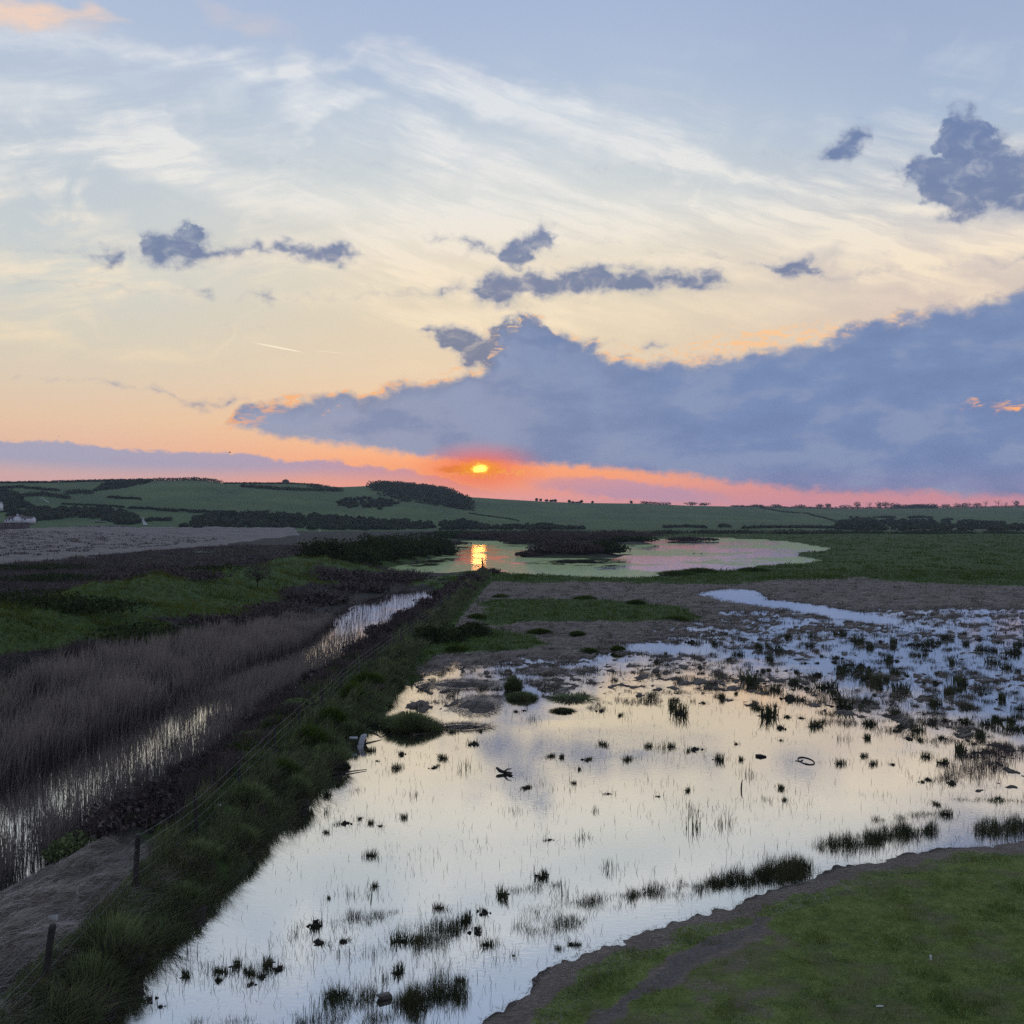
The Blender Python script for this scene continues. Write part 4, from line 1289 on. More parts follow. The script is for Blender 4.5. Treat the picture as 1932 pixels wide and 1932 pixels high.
# bushes of the old dyke by the lagoon
LAG = [(-31.0, 168, 4.6, 3.4), (-27.5, 178, 4.2, 4.0), (-27.5, 192, 4.6, 4.3), (-25.0, 205, 4.5, 4.4), (-23.5, 219, 4.6, 4.2), (-21.5, 234, 4.6, 4.2), (-19.4, 249, 4.4, 3.9), (-17.6, 261, 3.4, 2.9), (-22.0, 290, 5.0, 3.0), (-33.0, 214, 5.0, 3.2), (-31, 245, 5.5, 3.4)]
LAGL = ['dark bramble bush nearest the camera on the left shore of the lagoon', 'tall dark bush second along the left shore of the lagoon', 'tall dark bush third along the left shore of the lagoon', 'tallest rounded bush midway along the left shore of the lagoon',
        'dark rounded bush just past the middle of the left lagoon shore', 'dark bush two short of the tip of the left lagoon shore', 'dark bush beside the one at the tip of the left lagoon shore', 'small dark bush at the tip of the left lagoon shore', 'low dark bush beyond the tip of the left lagoon shore',
        'dark bush set back behind the middle of the left lagoon shore', 'far dark bush set back on the dyke towards the beach end']
for (x, y, r, ht), lab in zip(LAG, LAGL):
    shrub('shore_bush', lab, x, y, r * 1.05, ht * 1.3, MAT['bramble'], 'bushes on the left shore of the lagoon', 3600, 0.42, 10, hole=0.5)
# brambles and dead scrub of the dyke
for x, y, r, ht, k, lab in [(-27.5, 74, 4.2, 1.6, 'bramble', 'big dark bramble thicket under the green mound behind the tall reeds'), (-33.5, 78, 4.0, 1.5, 'bramble', 'dark bramble thicket left of the biggest thicket behind the reeds'), (-39, 82, 3.4, 1.3, 'bramble', 'small dark bramble at the far left behind the tall reeds'),
                            (-24.0, 84, 3.6, 1.3, 'twig', 'dead grey-brown scrub right of the biggest bramble thicket'), (-22.0, 96, 4.2, 1.8, 'twig', 'dark dead scrub left of the open ditch water, nearer of the two'), (-20.5, 110, 3.4, 1.9, 'twig', 'dark round dead scrub left of the open ditch water, further of the two'),
                            (-19.5, 128, 4.0, 1.7, 'twig', 'purple-brown scrub at the far left corner of the ditch'), (-25.5, 140, 5.0, 1.8, 'twig', 'broad purple-brown scrub at the foot of the bright green slope'), (-18, 146, 5.0, 1.6, 'twig', 'broad dead scrub between the ditch and the lagoon bushes'),
                            (-44, 100, 4.5, 1.2, 'twig', 'dead grey scrub on the top of the green mound at left'), (-37, 108, 4.4, 1.3, 'twig', 'dead grey scrub on the crest of the green mound'), (-37.5, 130, 3.8, 2.0, 'bramble', 'dark bush on the crest just behind the bare willow'),
                            (-41.5, 138, 3.8, 1.8, 'bramble', 'dark bush on the crest left of the one behind the bare willow'), (-52, 118, 5.0, 1.2, 'bramble', 'low dark bramble at the left edge of the green dyke'), (-66, 150, 6.5, 1.3, 'bramble', 'long dark bramble on the flat before the shingle beach'),
                            (-84, 182, 7.0, 1.2, 'bramble', 'low dark mound of bramble touching the edge of the shingle beach'), (-58, 175, 8, 1.4, 'twig', 'brown scrub on the flat between the dyke and the beach'), (-48, 205, 7, 1.3, 'twig', 'brown scrub on the flat behind the bright green dyke'),
                            (-40, 250, 8, 1.5, 'twig', 'long brown scrub at the far end of the dyke before the shingle'), (-52, 290, 9, 1.5, 'twig', 'far brown scrub along the right end of the shingle beach'), (-25, 330, 9, 1.8, 'twig', 'far brown scrub between the beach and the lagoon bushes')]:
    shrub('bramble_thicket' if k == 'bramble' else 'dead_scrub', lab, x, y, r, ht, MAT[k], 'scrub on the old dyke', 2200, 0.12 + y * 0.0016, 8, stretch=1.25, hole=0.4)

def bare_tree():
    x, y = -29.0, 117.0
    z = float(gh(x, y)[0])
    o = empty('bare_willow', (x, y, z))
    segs = branching(4.0, 0.85, 7, 11, 3)
    V, F = sticks(segs, 0.085, 4)
    mesh_obj('trunk', V, F, MAT['bark'], o)
    V, F, t = leafage([(0, 0, 2.5, 1.7, 1.5, 1.35), (-0.7, 0, 2.2, 1.2, 1.2, 1.0), (.7, 0, 2.3, 1.2, 1.2, 1.1)], 1100, 0.16, hole=0.6)
    mesh_obj('twigs', V, F, MAT['willow'], o, {'tint': t})
    o.scale = (.85, .85, .85)
    tag(o, 'round bare grey willow standing below the notch in the green dyke', 'tree')
bare_tree()

# islands of the lagoon
for cx, cy, r, ht, k, lab, st in [(11.0, 246, 5.6, 3.6, 'isle_brown', 'brown reed-covered left half of the near lagoon island', 1.5), (21.5, 249, 4.6, 4.4, 'bramble', 'dark green bush at the right end of the near lagoon island', 1.3), (3.8, 244, 2.8, 1.5, 'isle_brown', 'low brown reed on the pointed left tip of the near island', 1.5),
                                  (16.5, 244, 4.0, 3.4, 'isle_brown', 'brown reed mound at the middle of the near lagoon island', 1.3),
                                  (8, 362, 8, 3.2, 'isle_brown', 'brown reed on the left of the long island behind', 1.5), (22, 372, 8, 3.8, 'isle_brown', 'brown reed in the middle of the long island behind', 1.6), (34, 380, 7, 3.6, 'isle_brown', 'brown reed on the right end of the long island behind', 1.5),
                                  (43.5, 370, 5.0, 2.4, 'bramble', 'small flat dark islet right of the long island', 1.6), (71, 405, 5, 1.5, 'isle_brown', 'low brown islet in the far open part of the lagoon', 1.6),
                                  (-9, 424, 9, 3.6, 'isle_brown', 'brown reed bed on the far shore left of the sun glitter', 1.6), (-28, 440, 12, 4.5, 'bramble', 'dark far scrub behind the tip of the left lagoon shore', 1.6), (12, 470, 14, 4.2, 'isle_brown', 'brown far shore behind the sun glitter', 1.8), (48, 490, 14, 3.2, 'isle_brown', 'brown far shore behind the small flat islet', 1.9)]:
    shrub('island_reed' if k == 'isle_brown' else 'island_bush', lab, cx, cy, r, ht, MAT[k], 'scrub of the lagoon islands and far shore', 4200, 0.16 + cy * 0.0010, 8, 'reed' if k == 'isle_brown' else 'shrub', st, stems=False, hole=0.12 if k == 'isle_brown' else 0.3)

# dark bank with bushes across the far flat
xs = np.linspace(-30, 330, 17)
far_l = ['first', 'second', 'third', 'fourth', 'fifth', 'sixth', 'seventh', 'eighth', 'ninth', 'tenth', 'eleventh', 'twelfth', 'thirteenth', 'fourteenth', 'fifteenth', 'sixteenth', 'seventeenth']
for i, x in enumerate(xs):
    y = 556 + 5 * math.sin(i * 2.1)
    shrub('far_hedge', f'low dark hedge on the far edge of the marsh, {far_l[i]} counting from its left end', x, y, 9.5, 2.6 + 1.0 * rng.random(), MAT['wood_leaf'], 'dark hedges across the far marsh', 900, 0.9, 9, 'hedge', 1.35, stems=False, hole=0.3)

# tussocks of the mid marsh
def tussock(x, y, r, ht, lab, mat='grass', n=700, group='green tussocks in the marsh', name='grass_tussock'):
    z = max(float(gh(x, y)[0]), -0.02)
    a = rng.uniform(0, 2 * np.pi, n)
    q = np.sqrt(rng.random(n))
    P = np.stack([np.cos(a) * q * r, np.sin(a) * q * r, ht * 0.5 * (1 - q * q) - .03], 1)
    ln = np.stack([np.cos(a) * q * r * 0.5, np.sin(a) * q * r * 0.5], 1) + rng.normal(0, 0.05, (n, 2)) * (r + .3)
    V, F, t = blades(P, ht * rng.uniform(0.35, 0.8, n) * (1 - 0.35 * q), 0.012 + y * 0.0005, ln, 2)
    o = empty(name, (x, y, z))
    mesh_obj('blades', V, F, MAT[mat], o, {'tint': t}, kind='stuff')
    ring = [((0, 0, -0.3), r, r, (1, 0, 0), (0, 1, 0)), ((0, 0, 0.0), r * .8, r * .8, (1, 0, 0), (0, 1, 0)), ((0, 0, ht * .25), r * .55, r * .55, (1, 0, 0), (0, 1, 0)), ((0, 0, ht * .42), r * .1, r * .1, (1, 0, 0), (0, 1, 0))]
    V, F = lofted(ring, 9)
    V[:, :2] *= (1 + 0.15 * rng.normal(size=(len(V), 1)))
    mesh_obj('root_mound', V, F, MAT['mud'], o)
    tag(o, lab, 'grass', group)
tussock(*W(772, 1375), 1.05, 0.75, 'largest dark green tussock at the edge of the flood by the bank', n=2600)
tussock(*W(745, 1368), 0.6, 0.5, 'dark green shoulder tussock left of the largest tussock', n=900)
tussock(*W(806, 1378), 0.6, 0.45, 'dark green shoulder tussock right of the largest tussock', n=900)
tussock(*W(968, 1302), 0.42, 0.8, 'tall narrow green tussock standing in the shallow flood', n=1100)
tussock(*W(985, 1318), 0.75, 0.4, 'wide low green tussock in front of the tall narrow one', n=1200)
tussock(*W(1062, 1342), 0.55, 0.22, 'flat dark grass raft right of the tall narrow tussock', 'sedge', n=600)
tussock(*W(1080, 1318), 1.2, 0.22, 'long flat green raft reaching right from the tall narrow tussock', n=900)
for px, py, r, lab in [(945, 1130, .8, 'round dark tussock at the left end of the nearer green strip'), (1104, 1133, 1.0, 'round dark tussock on the upper edge of the middle green strip'), (1200, 1142, 0.8, 'small tussock towards the right end of the middle green strip'), (1018, 1198, .8, 'round green tussock right of the hawthorn pair on brown litter'),
                       (861, 1232, .6, 'round tussock on the front edge of the green patch below the hawthorns'), (1112, 1232, .5, 'pointed dark tussock left of the bright oval pool'), (1166, 1230, .4, 'small dark tussock touching the left tip of the oval pool'), (1275, 1172, 1.1, 'dark green tussock at the right tip of the middle green strip'),
                       (1090, 1203, .5, 'low tussock on brown litter above the oval pool'), (900, 1170, .7, 'green tussock on the middle green strip next to the hawthorns'), (1275, 1088, 2.4, 'dark grassy hump reaching into the lagoon at right'), (1420, 1082, 2.0, 'grassy hump by the two standing birds'), (1320, 1084, 2.4, 'long grassy hump between the lagoon and the marsh strip')]:
    tussock(*W(px, py), r * 1.15, 0.26 + 0.2 * r, lab, 'lush', 1000)
# dead reed rafts lying in the upper flood
def raft(px, py, rx, ry, lab):
    x, y = W(px, py)
    n = int(900 * (rx * ry) ** 0.6 + 300)
    a, q = rng.uniform(0, 2 * np.pi, n), np.sqrt(rng.random(n)) * 1.15
    q = q * (1 + 0.35 * fbm(np.cos(a) * 2 + px, np.sin(a) * 2, 1.0, 3))
    P = np.stack([np.cos(a) * q * rx, np.sin(a) * q * ry, 0.14 * (1 - q) + 0.03], 1)
    an = rng.normal(0.2, 0.6, n)
    ln = np.stack([np.cos(an), np.sin(an)], 1) * rng.uniform(.15, .55, (n, 1))
    V, F, t = blades(P, rng.uniform(0.0, 0.2, n), 0.026, ln)
    o = empty('reed_raft', (x, y, 0.0))
    mesh_obj('straw', V, F, MAT['straw'], o, {'tint': t}, kind='stuff')
    V, F = lofted([((0, 0, -0.25), rx, ry, (1, 0, 0), (0, 1, 0)), ((0, 0, 0.0), rx * .7, ry * .7, (1, 0, 0), (0, 1, 0)), ((0, 0, 0.09), rx * .3, ry * .3, (1, 0, 0), (0, 1, 0))], 11)
    V[:, :2] *= 1 + 0.2 * rng.normal(size=(len(V), 1))
    mesh_obj('mud_bed', V, F, MAT['mud'], o)
    tag(o, lab, 'reed debris', 'rafts of dead reed in the upper flood')
raft(900, 1330, 1.2, 2.6, 'tall brown raft of dead reed between the two green tussocks')
raft(868, 1292, 2.2, 1.6, 'brown raft of dead reed behind the largest tussock')
raft(800, 1262, 1.6, 2.4, 'brown raft of dead reed in the corner between bank and flood')
raft(890, 1250, 1.4, 2.2, 'brown raft of dead reed at the back edge of the flood')
raft(1035, 1268, 1.5, 1.2, 'dark raft of dead reed beyond the tall narrow tussock')
raft(870, 1372, 1.3, .5, 'thin dark raft of dead reed right of the largest tussock')

NTH = ['second', 'third', 'fourth', 'fifth', 'sixth', 'seventh', 'eighth', 'ninth', 'tenth', 'eleventh']
for i, y in enumerate([20.8, 25.6, 30.2, 34.6, 39.4, 43.9, 48.2, 53.0, 58.4, 64.0]):
    for side, dx in (('upper', .45), ('waterside', .62 if i < 3 else .9)):
        xr, xf = float(at_y(BANK_R, y)), float(at_y(FENCE, y))
        yy = y + (.9 if side == 'upper' else -.6) + rng.normal(0, .4)
        tussock(xf + (xr - xf) * dx, yy, rng.uniform(.45, .8), rng.uniform(.5, .85), f'shaggy {side} grass clump on the fenced bank behind the {NTH[i]} post from the front', 'lush' if side == 'upper' and 2 < i < 8 else 'grass', 700, 'shaggy grass clumps on the fenced bank')

# ------------------------------------------------------------------ far hills: hedges, woods, trees, house
def hillpoint(px, py):
    y = np.arange(548, 2500, 8.0)
    x = (px - CX) / FPX * y
    rd, bd = float(np.interp(px, *zip(*RIDGE_T))), float(np.interp(px, *zip(*BASE_T)))
    t = (y - bd) / (rd - bd)
    zr = EYE + (EY - float(np.interp(px, *zip(*SKY_T)))) / FPX * rd
    h = np.where(t > 0, zr * np.where(t < 1, 0.5 * np.clip(t, 0, 1) + 0.5 * sstep(t, 0, 1), 1 - 0.35 * (t - 1)), 0.45)
    ray = EYE + (EY - py) / FPX * y
    k = np.argmax((h >= ray) & (y < rd + 40))
    if not (h[k] >= ray[k]):
        k = np.argmin(np.abs(y - rd))
    return x[k], y[k], float(gh(x[k], y[k])[0])

def far_mass(name, label, cat, pts, hpx, group=None, leaf=1.0, per=46, kind=None, mat='wood_leaf'):
    """hedge or wood: crowns at the points of the hill the photograph shows at pts"""
    L = []
    c0 = None
    for px, py in pts:
        x, y, z = hillpoint(px, py)
        r = hpx * y / FPX * 0.5 * rng.uniform(0.75, 1.25)
        if c0 is None:
            c0 = np.array((x, y, z))
        L.append((x - c0[0], y - c0[1], z - c0[2] + r * 0.55, r * rng.uniform(1.0, 1.5), r * 1.1, r))
    V, F, t = leafage(L, min(per * len(L), 26000), leaf, hole=0.25)
    o = mesh_obj(name, V, F, MAT[mat], None, {'tint': t})
    o.location = c0
    if kind:
        o['kind'] = kind
        o['label'] = label
    else:
        tag(o, label, cat, group)
    return o

def along(pts, step):
    P = np.array(pts, float)
    s = np.concatenate([[0], np.cumsum(np.hypot(*np.diff(P, axis=0).T))])
    k = np.arange(0, s[-1] + 0.01, step)
    return [(a, b + rng.normal(0, 0.25)) for a, b in zip(np.interp(k, s, P[:, 0]), np.interp(k, s, P[:, 1]))]

def within(poly, n):
    P = np.array(poly, float)
    out = []
    while len(out) < n:
        q = rng.uniform(P.min(0), P.max(0), (n * 3, 2))
        g = inside(q[:, 0], q[:, 1], P)
        out += [tuple(v) for v in q[g]]
    return out[:n]

Z1 = lambda l: [(x * .3355, y * .3355 + 777.7) for x, y in l]
Z2 = lambda l: [(x * .3355 + 583.3, y * .3355 + 810) for x, y in l]
Z3 = lambda l: [(x * .3626 + 1231.4, y * .3626 + 875) for x, y in l]
HG = 'hedges across the hill pastures'
for pts, hp, lab in [
    (Z1([(0, 398), (180, 395), (300, 390)]), 3.5, 'skyline hedge at the far left end of the hill'),
    (Z1([(300, 390), (560, 386), (860, 382)]), 4.2, 'skyline hedge on the hill left of its highest clump'),
    (Z1([(860, 382), (1100, 384), (1245, 390)]), 5.5, 'thick skyline hedge at the highest part of the left hill'),
    (Z1([(1260, 403), (1600, 404), (1810, 408)]), 2.6, 'thin low skyline hedge right of the thick one'),
    (Z1([(370, 462), (440, 455), (515, 460)]), 7, 'dark hedge clump left of the pale farm track'),
    (Z1([(0, 432), (120, 425), (330, 440)]), 4, 'short hedge high on the hill above the white house'),
    (Z1([(0, 470), (120, 478), (250, 470), (390, 492)]), 7, 'thick hedge on the slope above the white house'),
    (Z1([(610, 484), (700, 490), (790, 496)]), 3.5, 'short isolated hedge in the middle of the big pasture'),
    (Z1([(350, 522), (520, 528), (700, 535)]), 2.6, 'thin hedge line above the trees behind the beach, left part'),
    (Z1([(730, 545), (860, 549), (1000, 556)]), 3.6, 'dark hedge line below the big pasture, middle part'),
    (Z1([(1010, 556), (1150, 564), (1280, 570)]), 3.6, 'dark hedge line below the big pasture, right part'),
    (Z1([(825, 618), (890, 612), (960, 620)]), 6, 'low dark hedge right of the chalk path behind the beach'),
    (Z1([(1360, 425), (1500, 432), (1700, 440), (1900, 445)]), 5.5, 'long dark hedge near the top of the hill left of the wood'),
    (Z2([(0, 325), (90, 335), (190, 350)]), 6.5, 'dark hedge clump just left of the hilltop wood'),
    (Z3([(60, 336), (170, 330), (280, 338)]), 4.5, 'low dark hedge at the hill foot right of the sun'),
    (Z3([(350, 335), (372, 326), (405, 336)]), 6, 'single round bush group at the hill foot right of the sun'),
    (Z3([(470, 338), (620, 334), (760, 334), (960, 338)]), 4.5, 'long low hedge at the hill foot in the right half'),
    (Z3([(1150, 285), (1200, 282), (1260, 286)]), 3.5, 'short hedge above the right-hand valley wood'),
    (Z3([(1330, 288), (1400, 284), (1460, 288)]), 3.5, 'second short hedge above the right-hand valley wood'),
    (Z3([(1510, 294), (1560, 293)]), 3.5, 'small hedge above the right-hand valley wood'),
    (Z3([(1620, 302), (1660, 298), (1700, 306)]), 4.5, 'bush group near the right edge above the valley wood'),
    (Z3([(1710, 306), (1780, 308), (1830, 308)]), 4.0, 'rightmost bush group above the valley wood'),
    (Z2([(900, 478), (1050, 500), (1180, 520)]), 1.2, 'thin dark hedge line slanting down the open hill right of the wood'),
    (Z3([(560, 232), (680, 250), (800, 262), (960, 300)]), 2.2, 'thin hedge slanting down to the right-hand valley wood')]:
    far_mass('hedge', lab, 'hedge', along(pts, max(1.0, hp * 0.4)), hp * 1.25, HG, 1.0 if hp > 3 else 0.7, 60)

for poly, n, hp, lab in [
    (Z2([(340, 318), (420, 298), (600, 294), (740, 312), (850, 362), (890, 392), (925, 464), (840, 455), (700, 430), (530, 405), (400, 375), (350, 350)]), 420, 10.5, 'dark hilltop wood below and left of the sun'),
    (Z1([(520, 445), (600, 400), (760, 388), (860, 386), (830, 400), (700, 425), (600, 440)]), 150, 4.0, 'dark scrub wood near the top of the left hill'),
    (Z1([(200, 555), (420, 552), (500, 548), (640, 556), (700, 560), (770, 600), (780, 640), (640, 642), (560, 600), (420, 585), (200, 612)]), 230, 8.5, 'dark trees round the sheds behind the beach'),
    (Z1([(1010, 655), (1100, 610), (1200, 590), (1420, 578), (1600, 585), (1932, 605), (1932, 650), (1500, 662), (1200, 660)]), 360, 8.0, 'long dark wood along the hill foot behind the beach'),
    (Z2([(0, 500), (120, 498), (300, 510), (480, 520), (690, 540), (700, 562), (300, 568), (0, 566)]), 300, 7.0, 'long dark wood at the hill foot behind the left lagoon bushes'),
    (Z2([(740, 535), (820, 522), (900, 528), (1000, 552), (1000, 566), (740, 566)]), 110, 6.0, 'rounded wood at the hill foot below the sun'),
    (Z2([(1030, 556), (1100, 545), (1200, 548), (1320, 540), (1410, 552), (1540, 556), (1540, 566), (1030, 566)]), 130, 5.0, 'low wood at the hill foot right of the sun glitter'),
    (Z2([(140, 430), (180, 400), (300, 380), (450, 400), (520, 425), (400, 460), (250, 455)]), 120, 4.5, 'scattered scrub on the slope left below the hilltop wood'),
    (Z3([(960, 300), (1040, 290), (1200, 300), (1400, 302), (1600, 312), (1932, 325), (1932, 350), (1400, 350), (960, 346)]), 360, 6.5, 'wide bluish valley wood on the right'),
    (Z1([(0, 450), (60, 455), (110, 480), (200, 560), (180, 640), (0, 560)]), 130, 8.0, 'dark trees around the white house'),
    (Z3([(1230, 228), (1300, 218), (1400, 214), (1470, 214), (1490, 228)]), 90, 7.0, 'dark block of wood on the right skyline')]:
    far_mass('wood', lab, 'wood', within(poly, n), hp * 1.15, None, 1.7, 70, kind='stuff')

def far_tree(px, wpx, hpx, lab, bare=False):
    rd = float(np.interp(px, *zip(*RIDGE_T)))
    x, y = (px - CX) / FPX * rd, rd
    z = float(gh(x, y)[0]) - 0.4
    s = rd / FPX
    w, h = wpx * s * .62, hpx * s * 1.1
    o = empty('tree', (x, y, z))
    V, F = sticks([((0, 0, -1), (0.1, 0, h * .55), 1, .5)] + [((0, 0, h * .4), (rng.normal() * w * .6, 0, h * .85), .5, .2) for _ in range(5)], h * 0.045, 5)
    mesh_obj('trunk', V, F, MAT['bark'], o)
    L = [(0, 0, h * .62, w * .7, w * .7, h * .38)] + [(rng.uniform(-.5, .5) * w, 0, h * rng.uniform(.4, .65), w * .5, w * .5, h * .3) for _ in range(3)]
    V, F, t = leafage(L, 90 if bare else 260, (0.55 if bare else 1.2) + 0.0002 * rd, hole=0.3)
    mesh_obj('crown', V, F, MAT['willow' if bare else 'wood_leaf'], o, {'tint': t})
    tag(o, lab, 'tree', 'trees along the skyline')
for px, wd, ht, lab, bare in [
    (1012, 5, 5, 'leftmost small tree of the skyline group right of the sun', 0), (1020, 4, 5, 'second small tree of the skyline group right of the sun', 0), (1031, 6, 4, 'third small tree of the skyline group right of the sun', 0), (1041, 8, 4, 'fourth small tree of the skyline group right of the sun', 0), (1047, 6, 5, 'rightmost small tree of the skyline group right of the sun', 0),
    (1074, 5, 5, 'small skyline tree at the left end of a low skyline hedge', 0), (1097, 5, 5, 'small skyline tree at the right end of a low skyline hedge', 0), (1118, 4, 4, 'tiny lone skyline tree at the middle of the open hill', 0), (1191, 5, 5, 'lone skyline tree left of the flat skyline copse', 0),
    (1303, 28, 7, 'broad skyline tree first right of the flat copse', 0), (1330, 26, 6, 'broad skyline tree second right of the flat copse', 0), (1429, 22, 5, 'low skyline tree left of the pair on the right ridge', 0), (1464, 20, 6, 'domed skyline tree on the right ridge', 0), (1510, 26, 6, 'low wide skyline trees where the front hill ends', 0),
    (1546, 16, 8, 'skyline tree at the dip between the two hills, left one', 0), (1563, 12, 9, 'skyline tree at the dip between the two hills, right one', 0), (1594, 24, 7, 'low spreading skyline tree right of the dip', 0), (1618, 12, 13, 'square dark skyline tree right of the dip', 0), (1640, 16, 13, 'bare thin-crowned skyline tree next to the square one', 1),
    (1657, 12, 13, 'tall skyline tree just left of the dark wood block', 0), (1671, 14, 12, 'rounded skyline tree touching the dark wood block', 0), (1688, 24, 10, 'wide skyline tree at the left end of the dark wood block', 0), (1784, 18, 7, 'first small skyline tree right of the dark wood block', 0), (1806, 18, 8, 'second small skyline tree right of the dark wood block', 0),
    (1824, 18, 9, 'third small skyline tree right of the dark wood block', 0), (1843, 18, 8, 'fourth small skyline tree right of the dark wood block', 0), (1860, 12, 12, 'bare skyline tree near the right edge, smaller one', 1), (1884, 20, 14, 'bare wide-crowned skyline tree near the right edge', 1), (1898, 8, 9, 'thin skyline tree beside the wide bare one', 1), (1917, 14, 11, 'last skyline tree at the right edge', 0)]:
    far_tree(px, wd, ht, lab, bool(bare))
def skyline_mass(name, lab, x0, x1, hp):
    pts = [(px, float(np.interp(px, *zip(*SKY_T))) + 0.6) for px in np.arange(x0, x1, 2.2)]
    far_mass(name, lab, 'hedge', pts, hp, 'copses along the skyline', 1.2, 60)
skyline_mass('copse', 'flat dark copse standing on the skyline in the middle of the ridge', 1212, 1263, 5.5)
skyline_mass('copse', 'low hedge joining two small trees on the skyline', 1078, 1095, 3.2)
skyline_mass('copse', 'long low skyline hedge on the right ridge', 1380, 1560, 3.6)
skyline_mass('copse', 'low skyline hedge along the right-hand end of the ridge', 1560, 1932, 4.6)

def barn():
    x, y, z = hillpoint(539, 912)
    rd = float(np.interp(539, *zip(*RIDGE_T)))
    x, y = (539 - CX) / FPX * rd, rd
    z = float(gh(x, y)[0])
    o = empty('hilltop_barn', (x, y, z))
    V, F = box((0, 0, 1.0), (7, 5, 3.4))
    mesh_obj('wall', V, F, MAT['seawall'], o)
    V = np.array([(-4, -3, 2.7), (4, -3, 2.7), (4, 3, 2.7), (-4, 3, 2.7), (-1.5, 0, 4.9), (1.5, 0, 4.9)])
    mesh_obj('roof', V, [np.array([(0, 1, 5, 4), (2, 3, 4, 5), (0, 3, 2, 1)]), np.array([(1, 2, 5), (3, 0, 4)])], MAT['rooftile'], o)
    tag(o, 'small dark barn with a pointed roof on the left skyline', 'barn')
barn()

def gable(c, L, D, hw, hr, over=0.25, axis='x'):
    """walls and roof of a pitched block centred at c, ridge along axis"""
    x, y, z = c
    wall = box((x, y, z + hw / 2), (L, D, hw))
    l, d = L / 2 + over, D / 2 + over
    if axis == 'x':
        V = np.array([(x - l, y - d, z + hw - .1), (x + l, y - d, z + hw - .1), (x + l, y + d, z + hw - .1), (x - l, y + d, z + hw - .1), (x - l, y, z + hw + hr), (x + l, y, z + hw + hr)])
        g = np.array([(x - L / 2, y - D / 2, z + hw), (x - L / 2, y + D / 2, z + hw), (x - L / 2, y, z + hw + hr - .2), (x + L / 2, y - D / 2, z + hw), (x + L / 2, y + D / 2, z + hw), (x + L / 2, y, z + hw + hr - .2)])
        rf = [np.array([(0, 1, 5, 4), (2, 3, 4, 5)])]
    else:
        V = np.array([(x - l, y - d, z + hw - .1), (x + l, y - d, z + hw - .1), (x + l, y + d, z + hw - .1), (x - l, y + d, z + hw - .1), (x, y - d, z + hw + hr), (x, y + d, z + hw + hr)])
        g = np.array([(x - L / 2, y - D / 2, z + hw), (x + L / 2, y - D / 2, z + hw), (x, y - D / 2, z + hw + hr - .2), (x - L / 2, y + D / 2, z + hw), (x + L / 2, y + D / 2, z + hw), (x, y + D / 2, z + hw + hr - .2)])
        rf = [np.array([(3, 0, 4, 5), (1, 2, 5, 4)])]
    return join([wall, (g, [np.array([(0, 1, 2), (3, 4, 5)])])]), (V, rf)

def house():
    d = 588.0
    k = d / FPX
    x0, z0 = (38 - CX) * k, EYE + (EY - 982.5) * k
    o = empty('white_house', (x0, d, z0 - .8))
    o.scale = (.84, .84, .84)
    def part(name, vf, m):
        return mesh_obj(name, vf[0], vf[1], MAT[m], o)
    def block(c, L, D, hw, hr, ax):
        w, r = gable(c, L, D, hw, hr, .3, ax)
        return part('wall', w, 'whitewall'), part('roof', r, 'rooftile')
    block((-0.3, 0.5, -1), 5.2, 8, 4.3, 1.7, 'y')
    w2, r2 = block((5.6, 0.2, -1), 7.4, 6, 3.7, 1.3, 'x')
    w3, r3 = block((-5.0, 0.2, -1), 4.8, 6, 3.6, 1.6, 'x')
    block((-8.4, -.2, -1), 2.2, 4, 3.0, .8, 'x')
    V, F = box((-2.8, 2.0, 4.4), (0.8, 0.8, 2.2))
    ch = part('chimney', (V, F), 'whitewall')
    def window(x, y, z, w, h):
        f = part('window', box((x, y, z), (w, .12, h)), 'glass')
        V, F = join([box((x - w / 2, y - .08, z), (.12, .1, h)), box((x + w / 2, y - .08, z), (.12, .1, h)), box((x, y - .08, z + h / 2), (w, .1, .12)), box((x, y - .08, z - h / 2), (w, .1, .12))])
        mesh_obj('frame', V, F, MAT['white'], f)
    window(4.7, -2.84, 2.4, 0.9, 1.9)
    window(-3.6, -2.84, 1.8, .9, 1.3)
    window(-6.0, -2.84, 1.8, 1.1, 1.2)
    window(-8.4, -2.24, 1.2, .8, 1.0)
    tag(o, 'white house with a central gable and brown roofs on the hillside at left', 'house')
    # neighbour at the picture's edge
    x1, z1 = (-6 - CX) * (d + 25) / FPX, EYE + (EY - 956) * (d + 25) / FPX
    o2 = empty('white_cottage', (x1, d + 25, z1 - 2.5))
    (wv, wf), (rv, rf) = gable((0, 0, 0), 5.2, 5, 4.0, 2.0, .3, 'x')
    mesh_obj('wall', wv, wf, MAT['whitewall'], o2)
    mesh_obj('roof', rv, rf, MAT['rooftile'], o2)
    tag(o2, 'white cottage wall just showing at the left edge above the house', 'house')
    # sea wall below
    zt, zb = EYE + (EY - 987) * 575 / FPX, EYE + (EY - 1003) * 575 / FPX
    xa, xb = (-60 - CX) * 575 / FPX, (55 - CX) * 575 / FPX
    s = empty('sea_wall', ((xa + xb) / 2, 575, zb))
    n = 8
    w = (xb - xa) / n
    for i in range(n):
        V, F = box((-(xb - xa) / 2 + w * (i + .5), 0.1 * (i % 2), (zt - zb) / 2 - 0.8), (w - .15, 1.4, zt - zb + 1.6 - .12 * (i % 3)))
        mesh_obj('panel', V, F, MAT['seawall'], s)
    V, F = box((0, 0.2, zt - zb + .12), (xb - xa + .4, 1.9, .3))
    mesh_obj('coping', V, F, MAT['seawall'], s)
    tag(s, 'long brown panelled sea wall below the white house', 'wall')
house()

